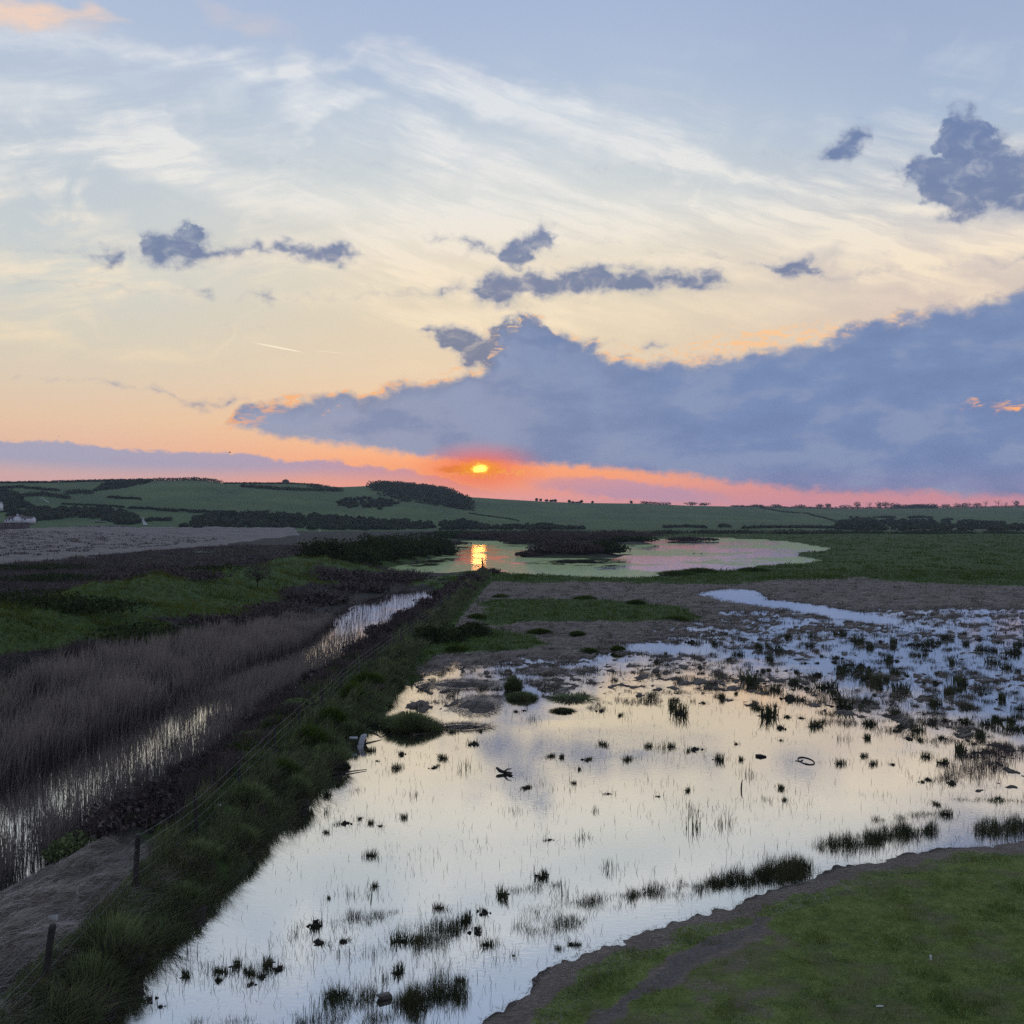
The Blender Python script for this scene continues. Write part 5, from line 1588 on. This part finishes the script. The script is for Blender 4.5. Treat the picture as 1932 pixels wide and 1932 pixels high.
def small_block(name, lab, cat, px, py, wpx, hpx, mat, roof=None, d=None):
    x, y, z = hillpoint(px, py)
    if d:
        x, y = (px - CX) / FPX * d, d
        z = EYE + (EY - py) * d / FPX
    k = y / FPX
    w, h = wpx * k, hpx * k
    o = empty(name, (x, y - 1, z - .2))
    V, F = box((0, 0, h / 2), (w, min(w, 3.5), h + .4))
    mesh_obj('wall', V, F, MAT[mat], o)
    V, F = box((0, 0, h + .3), (w * 1.08, min(w, 3.5) * 1.15, .22))
    mesh_obj('roof', V, F, MAT[roof or mat], o)
    tag(o, lab, cat)
small_block('white_hut', 'tiny white hut among the bushes right of the white house', 'hut', 104, 975.5, 3.6, 2.2, 'white')
small_block('white_hut', 'upper tiny white roof on the slope just right of the white house', 'hut', 63, 955.8, 3.6, 1.0, 'white')
small_block('white_hut', 'lower tiny white roof on the slope just right of the white house', 'hut', 64.5, 960.6, 4.4, 1.0, 'white')
small_block('long_shed', 'long low shed with a pale flat roof in front of dark trees', 'shed', 190, 985.5, 17.5, 2.0, 'seawall', 'white')
small_block('white_board', 'small white notice board on the shore left of the rubble', 'board', 139, 1002.5, 2.6, 1.8, 'white', None, 572)
small_block('white_board', 'small square white notice board beside the pale rubble', 'board', 158, 1002.0, 3.6, 2.2, 'white', None, 572)
small_block('white_marker', 'small white marker post right of the shingle, left one', 'post', 548, 1001.5, 1.9, 3.8, 'white', None, 640)
small_block('white_marker', 'small white marker post right of the shingle, right one', 'post', 604, 1004.2, 1.9, 4.2, 'white', None, 640)
small_block('white_marker', 'tiny white post at the top of the chalk path, left one', 'post', 267, 979.5, 1.5, 1.6, 'white')
small_block('white_marker', 'tiny white post at the top of the chalk path, right one', 'post', 271, 979.3, 1.5, 1.6, 'white')

def rubble():
    parts = []
    for i in range(170):
        px, py = 152 + 74 * rng.random() ** 0.9, 1000 - 7 * rng.random()
        d = 585 + 12 * rng.random()
        x, z = (px - CX) / FPX * d, EYE + (EY - py) * d / FPX
        s = rng.uniform(.3, .95)
        V, F = box((0, 0, 0), (s * 1.5, s, s * .8), rng.uniform(0, 3))
        V = V * (1 + .2 * rng.normal(size=V.shape)) + np.array((x, d, z - .1))
        parts.append((V, F))
    V, F = join(parts)
    o = mesh_obj('shore_rubble', V, F, MAT['rock'], kind='stuff')
    o['label'] = 'pale broken rubble along the shore behind the shingle beach'
    V, F = lofted([((0, 0, -4), 22, 9, (1, 0, 0), (0, 1, 0)), ((0, 0, .2), 20, 8, (1, 0, 0), (0, 1, 0)), ((0, 2, 2.4), 14, 5, (1, 0, 0), (0, 1, 0))], 14)
    o = mesh_obj('shore_slope', V, F, MAT['mud'], kind='structure')
    o.location = ((190 - CX) / FPX * 592, 594, EYE + (EY - 1000) * 590 / FPX)
rubble()

def strip(name, pts, wpx, mat='chalk'):
    P = [np.array(hillpoint(a, b)) for a, b in along(pts, 2.0)]
    V, F = [], []
    for i, p in enumerate(P):
        d = P[min(i + 1, len(P) - 1)] - P[max(i - 1, 0)]
        nrm = np.array((-d[1], d[0], 0))
        nrm /= np.linalg.norm(nrm) + 1e-9
        w = (wpx[0] + (wpx[1] - wpx[0]) * i / max(1, len(P) - 1)) * p[1] / FPX / 2
        for s in (-1, 1):
            q = p + nrm * w * s
            V.append((q[0], q[1], float(gh(q[0], q[1])[0]) + 0.35))
        if i:
            F.append((2 * i - 2, 2 * i - 1, 2 * i + 1, 2 * i))
    mesh_obj(name, np.array(V), np.array(F), MAT[mat], kind='structure')
strip('chalk_path', [(276, 994), (272, 988), (268, 981)], (10, 2.5))
strip('farm_track', [(93, 951), (84, 946), (77, 943), (84, 941)], (3, 2.2))
strip('farm_track', [(140, 938), (175, 934), (200, 930), (230, 924), (262, 916)], (1.0, 1.0))

# ------------------------------------------------------------------ tufts and clods standing in the flood
def tuft_mesh(k, kind):
    g = np.random.default_rng(50 + k)
    parts_v = None
    n = {'tuft': 110, 'clod': 60, 'shoots': 16}[kind]
    a, q = g.uniform(0, 2 * np.pi, n), np.sqrt(g.random(n))
    rad = {'tuft': .5, 'clod': .42, 'shoots': .75}[kind]
    sx = g.uniform(.8, 1.5)
    off = np.where(g.random(n) < .3, .45, 0) * np.array([g.normal()] * n)
    P = np.stack([np.cos(a) * q * rad * sx + off, np.sin(a) * q * rad * .8, np.full(n, -.05)], 1)
    H = {'tuft': g.uniform(.25, 1.0, n) ** 1.0 * 1.35, 'clod': g.uniform(.12, .6, n), 'shoots': g.uniform(.5, 1.7, n)}[kind]
    ln = np.stack([np.cos(a) * q * .18 + .12 * g.normal(), np.sin(a) * q * .15], 1) + g.normal(0, .13, (n, 2))
    V, F, t = blades(P, H, .05, ln, 2)
    return V, F, t
def clod_mesh(k, flat):
    g = np.random.default_rng(70 + k)
    ps = []
    for i in range(4):
        V, F = lump(k * 5 + i, flat)
        sc = (1.0, .6, .5, .4)[i]
        ps.append((V * np.array([sc, sc, sc * .9]) + np.array([g.normal() * .42 * (i > 0), g.normal() * .3 * (i > 0), -.02]), F))
    return join(ps)
def lump(k, flat):
    g = np.random.default_rng(90 + k)
    rings = []
    for z, r in ((-.3, .22), (-.03, .34), (.06, .30), (.15 * flat, .18), (.26 * flat, .05)):
        rings.append(((g.normal() * .05, g.normal() * .05, z), r * g.uniform(.85, 1.15), r * g.uniform(.6, .85), (1, 0, 0), (0, 1, 0)))
    V, F = lofted(rings, 9)
    V += g.normal(0, .07, V.shape) * np.array([1, 1, .7])
    return V, F
PROTO = {}
for kind in ('tuft', 'clod', 'shoots'):
    for k in range(4):
        V, F, t = tuft_mesh(k, kind)
        b = mesh_obj('blades', V, F, MAT['sedge'], None, {'tint': t})
        if kind == 'shoots':
            c = None
        else:
            V, F = clod_mesh(k, .7 if kind == 'tuft' else 1.25)
            c = mesh_obj('root_clod', V, F, MAT['mud'])
        PROTO[kind, k] = (b.data, c.data if c else None)
        bpy.data.objects.remove(b)
        if c:
            bpy.data.objects.remove(c)

def put_tuft(px, py, wpx, kind, label, group):
    x, y = W(px, py)
    s = wpx * y / FPX
    k = int(rng.integers(4))
    b, c = PROTO[kind, k]
    o = empty({'tuft': 'sedge_tuft', 'clod': 'mud_clod', 'shoots': 'dead_shoots'}[kind], (x, y, max(0.0, float(gh(x, y)[0]))), rng.uniform(0, 6.28))
    o.scale = (s, s, s * {'tuft': rng.uniform(.5, .85), 'clod': rng.uniform(.6, 1.0), 'shoots': rng.uniform(.6, 1.1)}[kind])
    o.scale[0] *= rng.uniform(.8, 1.3)
    ob = bpy.data.objects.new('blades', b)
    COL.objects.link(ob)
    ob.parent = o
    ob['kind'] = 'stuff'
    if c:
        oc = bpy.data.objects.new('root_clod', c)
        COL.objects.link(oc)
        oc.parent = o
    tag(o, label, {'tuft': 'grass', 'clod': 'mud clod', 'shoots': 'reed'}[kind], group)
    return o

TUFTS = [
    (996, 1486, 22, 'c'), (1108, 1434, 17, 'c'), (895, 1404, 20, 'c'), (758, 1424, 18, 'c'), (699, 1417, 16, 't'), (711, 1436, 8, 'c'), (748, 1450, 17, 't'), (820, 1448, 16, 'c'), (835, 1431, 16, 't'), (1083, 1478, 9, 't'),
    (1147, 1498, 12, 'c'), (1040, 1427, 12, 't'), (1060, 1429, 12, 't'), (1184, 1434, 15, 't'), (1137, 1405, 13, 't'), (1224, 1409, 12, 't'), (618, 1501, 16, 't'), (639, 1483, 9, 't'), (676, 1491, 9, 's'), (654, 1449, 14, 't'),
    (1093, 1452, 8, 't'), (875, 1451, 16, 's'), (781, 1501, 14, 's'), (649, 1554, 21, 'c'), (679, 1545, 12, 'c'), (699, 1553, 13, 't'), (717, 1559, 10, 'c'), (763, 1543, 13, 't'), (615, 1571, 9, 't'), (617, 1533, 12, 's'),
    (969, 1528, 14, 's'), (1123, 1531, 9, 's'), (974, 1343, 11, 'c'), (988, 1341, 9, 'c'), (1003, 1357, 14, 's'), (1134, 1342, 16, 'c'), (1170, 1350, 9, 't'), (907, 1380, 8, 't'), (852, 1382, 12, 't'), (1036, 1585, 12, 'c'),
    (1100, 1581, 18, 's'), (701, 1615, 17, 't'), (707, 1673, 14, 't'), (827, 1714, 17, 't'), (620, 1695, 8, 't'), (282, 1886, 24, 'c'), (302, 1900, 14, 'c'), (237, 1910, 11, 'c'), (412, 1678, 13, 'c'), (411, 1850, 22, 'c'),
    (495, 1844, 22, 'c'), (528, 1828, 24, 'c'), (447, 1822, 22, 't'), (417, 1834, 22, 't'), (352, 1842, 18, 't'), (474, 1857, 18, 'c'), (359, 1802, 24, 's'), (505, 1822, 24, 't'), (470, 1836, 20, 't'), (395, 1826, 14, 's'),
    (1284, 1347, 30, 't'), (1327, 1327, 13, 'c'), (1349, 1293, 15, 'c'), (1429, 1337, 15, 't'), (1449, 1351, 36, 't'), (1443, 1307, 13, 't'), (1491, 1319, 30, 'c'), (1462, 1302, 20, 't'), (1418, 1287, 32, 't'), (1543, 1275, 22, 'c'),
    (1623, 1259, 24, 'c'), (1654, 1290, 28, 't'), (1635, 1283, 22, 't'), (1688, 1272, 18, 't'), (1772, 1271, 18, 'c'), (1765, 1290, 20, 'c'), (1643, 1331, 22, 'c'), (1687, 1350, 16, 't'), (1590, 1336, 28, 't'), (1574, 1309, 16, 't'),
    (1538, 1370, 26, 't'), (1471, 1374, 20, 'c'), (1511, 1355, 12, 'c'), (1485, 1353, 14, 'c'), (1473, 1397, 8, 'c'), (1389, 1404, 9, 'c'), (1309, 1415, 20, 'c'), (1266, 1409, 14, 't'), (1250, 1411, 14, 's'), (1356, 1434, 18, 't'),
    (1398, 1433, 11, 't'), (1585, 1441, 13, 't'), (1685, 1443, 13, 'c'), (1647, 1442, 13, 't'), (1630, 1427, 10, 't'), (1736, 1397, 16, 'c'), (1714, 1394, 16, 'c'), (1879, 1360, 20, 't'), (1746, 1428, 15, 't'), (1298, 1492, 10, 't'),
    (1242, 1503, 9, 'c'), (1474, 1488, 15, 't'), (1480, 1510, 9, 't'), (1445, 1510, 9, 's'), (1311, 1532, 18, 's'), (1308, 1562, 28, 's'), (1366, 1555, 26, 's'), (1413, 1463, 20, 's'), (1926, 1338, 18, 't'), (1913, 1377, 26, 't'), (1812, 1418, 26, 't'),
    (1750, 1471, 18, 'c'), (1797, 1478, 20, 'c'), (1768, 1518, 13, 't'), (1785, 1537, 18, 't'), (1740, 1476, 12, 'c'), (1450, 1265, 16, 'c'), (1500, 1290, 20, 't'), (1560, 1298, 24, 't'), (1600, 1310, 20, 's'), (1700, 1300, 24, 't'), (1720, 1330, 20, 's'),
    (1760, 1330, 20, 't'), (1790, 1308, 16, 't'), (1820, 1330, 16, 's'), (1850, 1300, 20, 't'), (1890, 1320, 18, 't'), (1820, 1360, 16, 's'), (1760, 1365, 16, 't'), (1660, 1380, 14, 's'), (1590, 1395, 16, 's'), (1850, 1390, 20, 't'), (1780, 1440, 18, 't'),
    (1077, 1782, 13, 'c'), (1088, 1783, 14, 't'), (1053, 1790, 12, 't'), (969, 1803, 8, 'c'), (597, 1745, 34, 'c'), (600, 1778, 28, 'c'), (647, 1777, 20, 'c'), (758, 1776, 28, 't'), (878, 1739, 24, 't'), (914, 1722, 22, 'c'), (900, 1759, 26, 'c'), (919, 1783, 18, 't'),
    (1023, 1655, 26, 't'), (946, 1690, 24, 't'), (660, 1690, 16, 's'), (700, 1688, 20, 's'), (751, 1835, 26, 't'), (868, 1852, 20, 't'), (634, 1878, 28, 't'), (593, 1915, 26, 's'), (725, 1850, 18, 's'), (645, 1800, 18, 's'), (700, 1800, 22, 's'), (560, 1760, 20, 's'), (1150, 1640, 20, 's'), (1060, 1690, 22, 's')]
KN = {'c': 'clod', 't': 'tuft', 's': 'shoots'}
MARKS = [('the floating stick ring', 1521, 1433), ('the largest green tussock', 772, 1400), ('the pale board by the bank', 682, 1402), ('the driftwood branch', 949, 1466), ('the brown stone at the bottom', 724, 1880), ('the long rush bed by the shore', 1380, 1640),
         ('the second rush bed near the shore', 1640, 1570), ('the tall narrow tussock', 968, 1300), ('the floating log', 1435, 1427), ('the brown weed bed at the right edge', 1850, 1445), ('the floating plank', 655, 1457), ('the bottom rush bed', 800, 1880), ('the oval pool', 1265, 1225), ('the bottom left fence corner', 200, 1900), ('the middle rush clump', 820, 1770)]
ORD = ['nearest', 'second nearest', 'third nearest', 'fourth nearest', 'fifth nearest', 'sixth nearest', 'seventh nearest', 'eighth nearest', 'ninth nearest', 'tenth nearest', 'eleventh nearest', 'twelfth nearest', 'thirteenth nearest', 'fourteenth nearest', 'fifteenth nearest', 'sixteenth nearest']
def label_tufts(items):
    rows = {}
    for i, (px, py, w, k) in enumerate(items):
        name, mx, my = min(MARKS, key=lambda m: (m[1] - px) ** 2 + ((m[2] - py) * 2.5) ** 2)
        dx, dy = px - mx, (py - my) * 2.5
        side = ('right of' if dx > 0 else 'left of') if abs(dx) > abs(dy) else ('in front of' if dy > 0 else 'behind')
        rows.setdefault((name, side, k), []).append((math.hypot(dx, dy), i))
    lab = {}
    what = {'c': 'mud clod', 't': 'sedge tuft', 's': 'dead shoots'}
    for (name, side, k), l in rows.items():
        l.sort()
        for n, (_, i) in enumerate(l):
            lab[i] = (f'single {what[k]} {side} {name}' if len(l) == 1 else f'{ORD[min(n, 15)]} {what[k]} {side} {name}')
    return lab
lab = label_tufts(TUFTS)
GN = {'c': 'dark clods in the flood', 't': 'sedge tufts in the flood', 's': 'dead shoots in the flood'}
for i, (px, py, w, k) in enumerate(TUFTS):
    put_tuft(px, py, w, KN[k], lab[i], GN[k])
def stray_stems():
    # loose stems straggling round the tufts
    X, Y, Hh = [], [], []
    for px, py, w, k in TUFTS:
        x, y = W(px, py)
        s = w * y / FPX
        m = int(8 + w * 1.1)
        X.append(x + rng.normal(0, 1.0, m) * s)
        Y.append(y + rng.normal(0, 1.6, m) * s)
        Hh.append(rng.uniform(.06, .26, m))
    x, y, h = np.concatenate(X), np.concatenate(Y), np.concatenate(Hh)
    P = np.stack([x, y, np.maximum(gh(x, y), -.03) - .02], 1)
    blade_obj('stray_stems', P, h, .006 + y * .0002, rng.normal(0, .06, (len(x), 2)), MAT['sedge'], 2)
stray_stems()
# many more small hummocks break the shallow water on the right
def shallow_hummocks():
    n, tries = 0, 0
    while n < 130 and tries < 6000:
        tries += 1
        px, py = rng.uniform(1180, 1930), rng.uniform(1195, 1400)
        if rng.random() > (px - 1050) / 850 * (1.25 - (py - 1200) / 260):
            continue
        x, y = W(px, py)
        if not (-0.2 < float(gh(x, y)[0]) < 0.04):
            continue
        put_tuft(px, py, rng.uniform(8, 20), 'tuft' if rng.random() < .6 else 'clod', 'small dark hummock among many alike in the blue shallow water at right', 'small hummocks in the blue shallows')
        n += 1
shallow_hummocks()

def rush_bed(px0, py0, px1, py1, wpx, n, ht, label, mat='sedge'):
    n = int(n * 1.15)
    a, b = np.array(W(px0, py0)), np.array(W(px1, py1))
    c = (a + b) / 2
    t = rng.random(n)
    base = a + (b - a) * t[:, None]
    wd = wpx * c[1] / FPX
    taper = np.sin(np.pi * np.clip(t, 0.04, .96)) ** 0.5
    off = rng.normal(0, .42, n) * wd * taper
    x, y = base[:, 0] + rng.normal(0, wd * .25, n), base[:, 1] + off * 2.0
    cl = fbm(x, y, .55, 3)
    g = cl > -0.35
    x, y, cl, t = x[g], y[g], cl[g], t[g]
    h = np.maximum(gh(x, y), -.12)
    P = np.stack([x - c[0], y - c[1], h - .02], 1)
    m = len(x)
    H = 1.1 * ht * rng.uniform(.35, 1.0, m) * (.75 + .5 * sstep(cl, 0, .7))
    V, F, tt = blades(P, H, 0.005 + c[1] * .0002, rng.normal(0, .07, (m, 2)), 2)
    o = empty('rush_bed', (c[0], c[1], 0))
    mesh_obj('rushes', V, F, MAT[mat], o, {'tint': tt}, kind='stuff')
    tag(o, label, 'rushes', 'beds of rushes in the flood')
for a in [(1190, 1690, 1360, 1668, 26, 2200, .34, 'long rush bed by the shore, its thin left tail', 'sedge'), (1340, 1668, 1440, 1652, 30, 2600, .42, 'long rush bed by the shore, its dense middle', 'sedge'), (1430, 1655, 1525, 1640, 34, 2800, .5, 'long rush bed by the shore, its tall right end', 'sedge'),
          (1545, 1600, 1660, 1585, 30, 2400, .45, 'second rush bed near the shore, left half', 'sedge'), (1640, 1582, 1760, 1565, 26, 2400, .45, 'second rush bed near the shore, right half', 'sedge'), (1650, 1548, 1760, 1535, 16, 900, .3, 'thin rush strip behind the second rush bed', 'sedge'),
          (1846, 1570, 1990, 1552, 34, 3000, .5, 'dense dark rush bed at the right edge of the shore', 'sedge'), (1780, 1508, 1932, 1512, 10, 900, .2, 'flat weed strip near the right edge of the flood', 'sedge'),
          (1775, 1470, 1890, 1440, 46, 2200, .38, 'brown weed bed at the right edge of the flood, front part', 'twig'), (1830, 1430, 1940, 1412, 36, 1800, .38, 'brown weed bed at the right edge of the flood, back part', 'twig'),
          (980, 1752, 1100, 1738, 40, 1300, .34, 'loose rush bed between the middle clump and the long bed', 'sedge'), (990, 1720, 1130, 1700, 26, 700, .28, 'sparse rushes behind the loose rush bed', 'sedge'), (1080, 1708, 1210, 1690, 24, 1100, .32, 'rush strip leading into the long rush bed', 'sedge'), (960, 1680, 1060, 1668, 18, 700, .28, 'small rush bed alone in open water left of centre', 'sedge'),
          (780, 1775, 850, 1760, 42, 1700, .42, 'middle rush clump in the lower flood, dense half', 'sedge'), (845, 1755, 900, 1742, 30, 800, .32, 'middle rush clump in the lower flood, right fringe', 'sedge'), (635, 1740, 700, 1735, 34, 1000, .28, 'brown-green weed bed left of the middle clump', 'twig'), (690, 1732, 745, 1722, 26, 900, .26, 'dark weed bed just left of the middle clump', 'sedge'),
          (740, 1775, 790, 1770, 50, 500, .3, 'thin fringe of rushes left of the middle clump', 'sedge'), (755, 1893, 870, 1880, 48, 3000, .5, 'bottom rush bed, dense part at centre', 'sedge'), (620, 1892, 720, 1880, 42, 1300, .42, 'bottom rush bed, broken left part around the stone', 'sedge'), (560, 1930, 740, 1922, 26, 1500, .36, 'lowest rush strip cut by the bottom edge, left part', 'sedge'),
          (330, 1932, 520, 1928, 18, 700, .26, 'sparse rushes along the bottom edge near the bank', 'sedge'), (860, 1862, 890, 1858, 22, 240, .3, 'few rushes at the right tip of the bottom bed', 'sedge'), (400, 1838, 545, 1824, 26, 500, .22, 'sparse rushes around the clods near the bank', 'sedge')]:
    rush_bed(*a)

# ------------------------------------------------------------------ loose things
def stick_thing(name, lab, cat, pts, r, mat='wood', sides=6, jitter=.1):
    c = np.array(pts[0], float)
    V, F = tube_path(np.array(pts) - c, r, sides, jitter)
    o = mesh_obj(name, V, F, MAT[mat], smooth=False)
    o.location = c
    tag(o, lab, cat)
x, y = W(1521, 1436)
ring = [(x + .27 * math.cos(a), y + .60 * math.sin(a), .004 + .01 * abs(math.sin(a))) for a in np.linspace(0, 2 * math.pi, 22)]
stick_thing('bent_stick', 'bent stick floating as an open ring in the flood', 'stick', [(x - .40, y + .05, .004)] + [ring[i] for i in list(range(11, 22)) + list(range(0, 12))] + [(x - .1, y + .12, .01)], .024)
x, y = W(1435, 1428)
stick_thing('floating_log', 'short dark log floating left of the stick ring', 'log', [(x - .17, y + .1, .03), (x, y, .05), (x + .22, y - .05, .02)], [.05, .06, .03])
x, y = W(628, 1463)
x2, y2 = W(692, 1453)
stick_thing('floating_plank', 'long thin pale plank floating near the bank', 'plank', [(x, y, .03), ((x + x2) / 2, (y + y2) / 2, .045), (x2, y2, .03)], [.03, .028, .015])
x, y = W(940, 1460)
def branch():
    o = empty('driftwood', (x, y, 0))
    V, F = join([tube_path([(-.06, .25, .16), (.05, .1, .1), (.25, 0, .05), (.52, -.05, .05)], [.05, .07, .06, .03]), tube_path([(.2, 0, .06), (.35, -.1, .2), (.5, -.12, .22)], [.04, .03, .015]), tube_path([(.3, 0, .05), (.45, -.25, .04), (.55, -.4, .03)], [.04, .03, .015])])
    mesh_obj('branch', V, F, MAT['bark'], o)
    tag(o, 'dark forked driftwood branch lying in the open flood', 'driftwood')
branch()
x, y = W(700, 1390)
stick_thing('fallen_branch', 'fallen brown branch at the foot of the bank behind the pale board', 'branch', [(x - .6, y + .2, .25), (x - .2, y, .3), (x + .1, y - .1, .2), (x + .5, y - .4, .05)], [.03, .05, .05, .02])
x, y = W(696, 1348)
stick_thing('broken_stake', 'broken upright stake in the water left of the largest tussock', 'stake', [(x + .05, y, -.2), (x + .07, y, .5), (x + .08, y, .95)], [.06, .055, .04])
stick_thing('broken_stake', 'leaning stake crossing the upright one left of the largest tussock', 'stake', [(x + .05, y - .05, 0), (x - .28, y, .6)], [.05, .04])
x, y = W(1398, 1489)
stick_thing('thin_stake', 'thin dark stake standing alone in the open flood', 'stake', [(x, y, -.2), (x + .02, y, .2), (x + .05, y, .32)], [.03, .025, .015])
def board():
    x, y = W(682, 1410)
    o = empty('pale_board', (x, y, 0))
    V, F = lofted([((-.06, -.1, -.02), .14, .05, (1, 0, 0), (0, .5, .85)), ((-.05, -.02, .06), .17, .055, (1, 0, 0), (0, .5, .85)), ((-.02, .2, .28), .17, .05, (1, 0, 0), (0, .8, -.6)), ((.06, .42, .52), .17, .05, (1, 0, 0), (0, .8, -.6)), ((.1, .5, .58), .10, .03, (1, 0, 0), (0, .8, -.6))], 8)
    mesh_obj('panel', V * .8, F, MAT['rock'], o)
    V, F = box((-.36, .2, .34), (.34, .05, .10))
    mesh_obj('batten', V, F, MAT['white'], o)
    tag(o, 'pale grey-white board with a batten leaning at the water edge', 'board')
board()
def stone_at(name, lab, cat, px, py, w, ht, mat, z=None, rz=0.0, flat=False):
    x, y = W(px, py, z or 0)
    zz = float(gh(x, y)[0]) if z is not None else 0.0
    V, F = box((0, 0, ht / 2), (w, w * (.75 if not flat else .95), ht), rz)
    V = V * (1 + (.16 if not flat else .03) * np.random.default_rng(int(px)).normal(size=V.shape))
    o = mesh_obj(name, V, F, MAT[mat])
    o.location = (x, y, zz + (.0 if z is None else .015))
    bv = o.modifiers.new('edges', 'BEVEL')
    bv.width = min(w, ht) * .18
    bv.segments = 2
    tag(o, lab, cat)
    return o
stone_at('brown_stone', 'square brown stone among the rushes at the bottom', 'stone', 724, 1884, .26, .085, 'stone', None, .5)
o = stone_at('pale_tile', 'pale square tile lying on the bare straw patch', 'tile', 100, 1722, .2, .04, 'stone', .72, .35, True)
o.data.materials[0] = MAT['rock']
o.rotation_euler = (.35, .1, 0)
o.location.z += .05
stone_at('pale_scrap', 'pale scrap of litter caught in the grass below the fence', 'litter', 413, 1530, .12, .08, 'white', .7)
stone_at('pale_scrap', 'tiny pale scrap on the dark scrub left of the ditch', 'litter', 541, 1186, .28, .2, 'white', .4)
stone_at('white_litter', 'long white scrap lying on the lawn', 'litter', 1660, 1861, .13, .012, 'white', .75, 0, True).scale = (1, .25, 1)
stone_at('white_litter', 'thin white scrap standing in the grass higher up the lawn', 'litter', 1756, 1777, .035, .1, 'white', .75, 0, True)
stone_at('white_litter', 'small white scrap on the bare earth at the bottom of the lawn', 'litter', 1123, 1953, .07, .012, 'white', .4, 0, True)
stone_at('white_litter', 'small white scrap on the lower lawn by the bottom edge', 'litter', 1374, 1908, .075, .012, 'white', .6, 0, True).scale = (1, .4, 1)

def bird_standing(px, py, lab):
    x, y = W(px, py, .35)
    o = empty('standing_bird', (x, y, float(gh(x, y)[0])))
    V, F = join([lofted([((-.14, 0, .22), .01, .01, (0, 1, 0), (0, 0, 1)), ((-.05, 0, .26), .06, .06, (0, 1, 0), (0, 0, 1)), ((.06, 0, .30), .07, .08, (0, 1, 0), (0, 0, 1)), ((.13, 0, .40), .035, .04, (0, 1, 0), (.3, 0, 1)), ((.15, 0, .52), .03, .03, (0, 1, 0), (0.3, 0, 1)), ((.20, 0, .56), .032, .03, (0, 1, 0), (0, 0, 1)), ((.30, 0, .55), .006, .006, (0, 1, 0), (0, 0, 1))], 8)])
    mesh_obj('body', V, F, MAT['feather'], o, smooth=True)
    for s in (-.03, .03):
        V, F = sticks([((0, s, 0), (0, s, .24), 1, 1)], .012)
        mesh_obj('leg', V, F, MAT['feather'], o)
    o.scale = (1.3, 1.3, 1.3)
    tag(o, lab, 'bird', 'birds round the lagoon')
bird_standing(1359, 1079, 'left of two dark birds standing on the grassy edge of the lagoon')
bird_standing(1371, 1079, 'right of two dark birds standing on the grassy edge of the lagoon')
bird_standing(1482, 1067, 'left of two smaller dark birds where the right lagoon shore bends')
bird_standing(1489, 1067, 'right of two smaller dark birds where the right lagoon shore bends')
def duck(px, py, lab):
    x, y = W(px, py)
    V, F = lofted([((-.32, 0, .1), .02, .015, (0, 1, 0), (0, 0, 1)), ((-.15, 0, .06), .12, .09, (0, 1, 0), (0, 0, 1)), ((.1, 0, .06), .13, .10, (0, 1, 0), (0, 0, 1)), ((.24, 0, .15), .05, .06, (0, 1, 0), (0, 0, 1)), ((.3, 0, .28), .055, .055, (0, 1, 0), (0, 0, 1)), ((.38, 0, .27), .03, .02, (0, 1, 0), (0, 0, 1)), ((.44, 0, .26), .015, .008, (0, 1, 0), (0, 0, 1))], 8)
    o = mesh_obj('duck', V, F, MAT['feather'], smooth=True)
    o.location = (x, y, .02)
    tag(o, lab, 'duck', 'ducks on the lagoon')
duck(1309, 1045, 'left of two dark ducks swimming in the middle of the lagoon')
duck(1323, 1045, 'right of two dark ducks swimming in the middle of the lagoon')
def flying(px, py, d, s, lab, roll):
    x, z = (px - CX) / FPX * d, EYE + (EY - py) / FPX * d
    o = empty('flying_bird', (x, d, z), .6)
    V, F = lofted([((-.2, 0, 0), .02, .01, (0, 1, 0), (0, 0, 1)), ((-.05, 0, 0), .05, .05, (0, 1, 0), (0, 0, 1)), ((.1, 0, .01), .05, .05, (0, 1, 0), (0, 0, 1)), ((.2, 0, .02), .03, .03, (0, 1, 0), (0, 0, 1)), ((.27, 0, .01), .005, .005, (0, 1, 0), (0, 0, 1))], 7)
    mesh_obj('body', V, F, MAT['feather'], o, smooth=True)
    for sg in (-1, 1):
        V = np.array([(.1, sg * .04, .02), (-.06, sg * .04, .02), (.12, sg * .25, .12), (-.04, sg * .27, .12), (.0, sg * .52, .06), (.1, sg * .04, .045), (-.06, sg * .04, .03), (.12, sg * .25, .14), (-.04, sg * .27, .13)])
        F = [np.array([(0, 1, 3, 2), (5, 7, 8, 6)]), np.array([(2, 3, 4), (7, 4, 8)])]
        mesh_obj('wing', V, F, MAT['feather'], o)
    o.scale = (s, s, s)
    o.rotation_euler = (roll, .1, .6)
    tag(o, lab, 'bird', 'birds flying over the hills')
flying(433, 854, 110, .62, 'dark bird flying along the top of the low left cloud', .3)
flying(111, 823, 190, .5, 'tiny dark bird high above the left end of the low cloud', -.2)

def puddle(name, pts, z):
    P = [W(a, b, z) for a, b in pts]
    sheet(name, P, z, MAT['pond'])
puddle('puddle', [(512, 1131), (522, 1127), (540, 1125), (552, 1127), (546, 1131), (528, 1134)], .52)
puddle('puddle', [(362, 1041), (380, 1039.5), (404, 1040), (414, 1042), (398, 1043.5), (372, 1043)], .55)

# ------------------------------------------------------------------ evening haze in the air
def haze():
    V, F = box((0, 1320, 37.5), (7200, 2900, 78))
    m, N, out = mat_new('evening_haze')
    v = N.new('ShaderNodeVolumePrincipled')
    v.inputs['Color'].default_value = (0.78, 0.86, 1.0, 1)
    v.inputs['Density'].default_value = 0.0001
    v.inputs['Anisotropy'].default_value = 0.1
    N.nt.links.new(v.outputs[0], out.inputs['Volume'])
    o = mesh_obj('haze', V, F, m, kind='stuff')
    o['label'] = 'thin blue evening haze hanging over the valley'
haze()
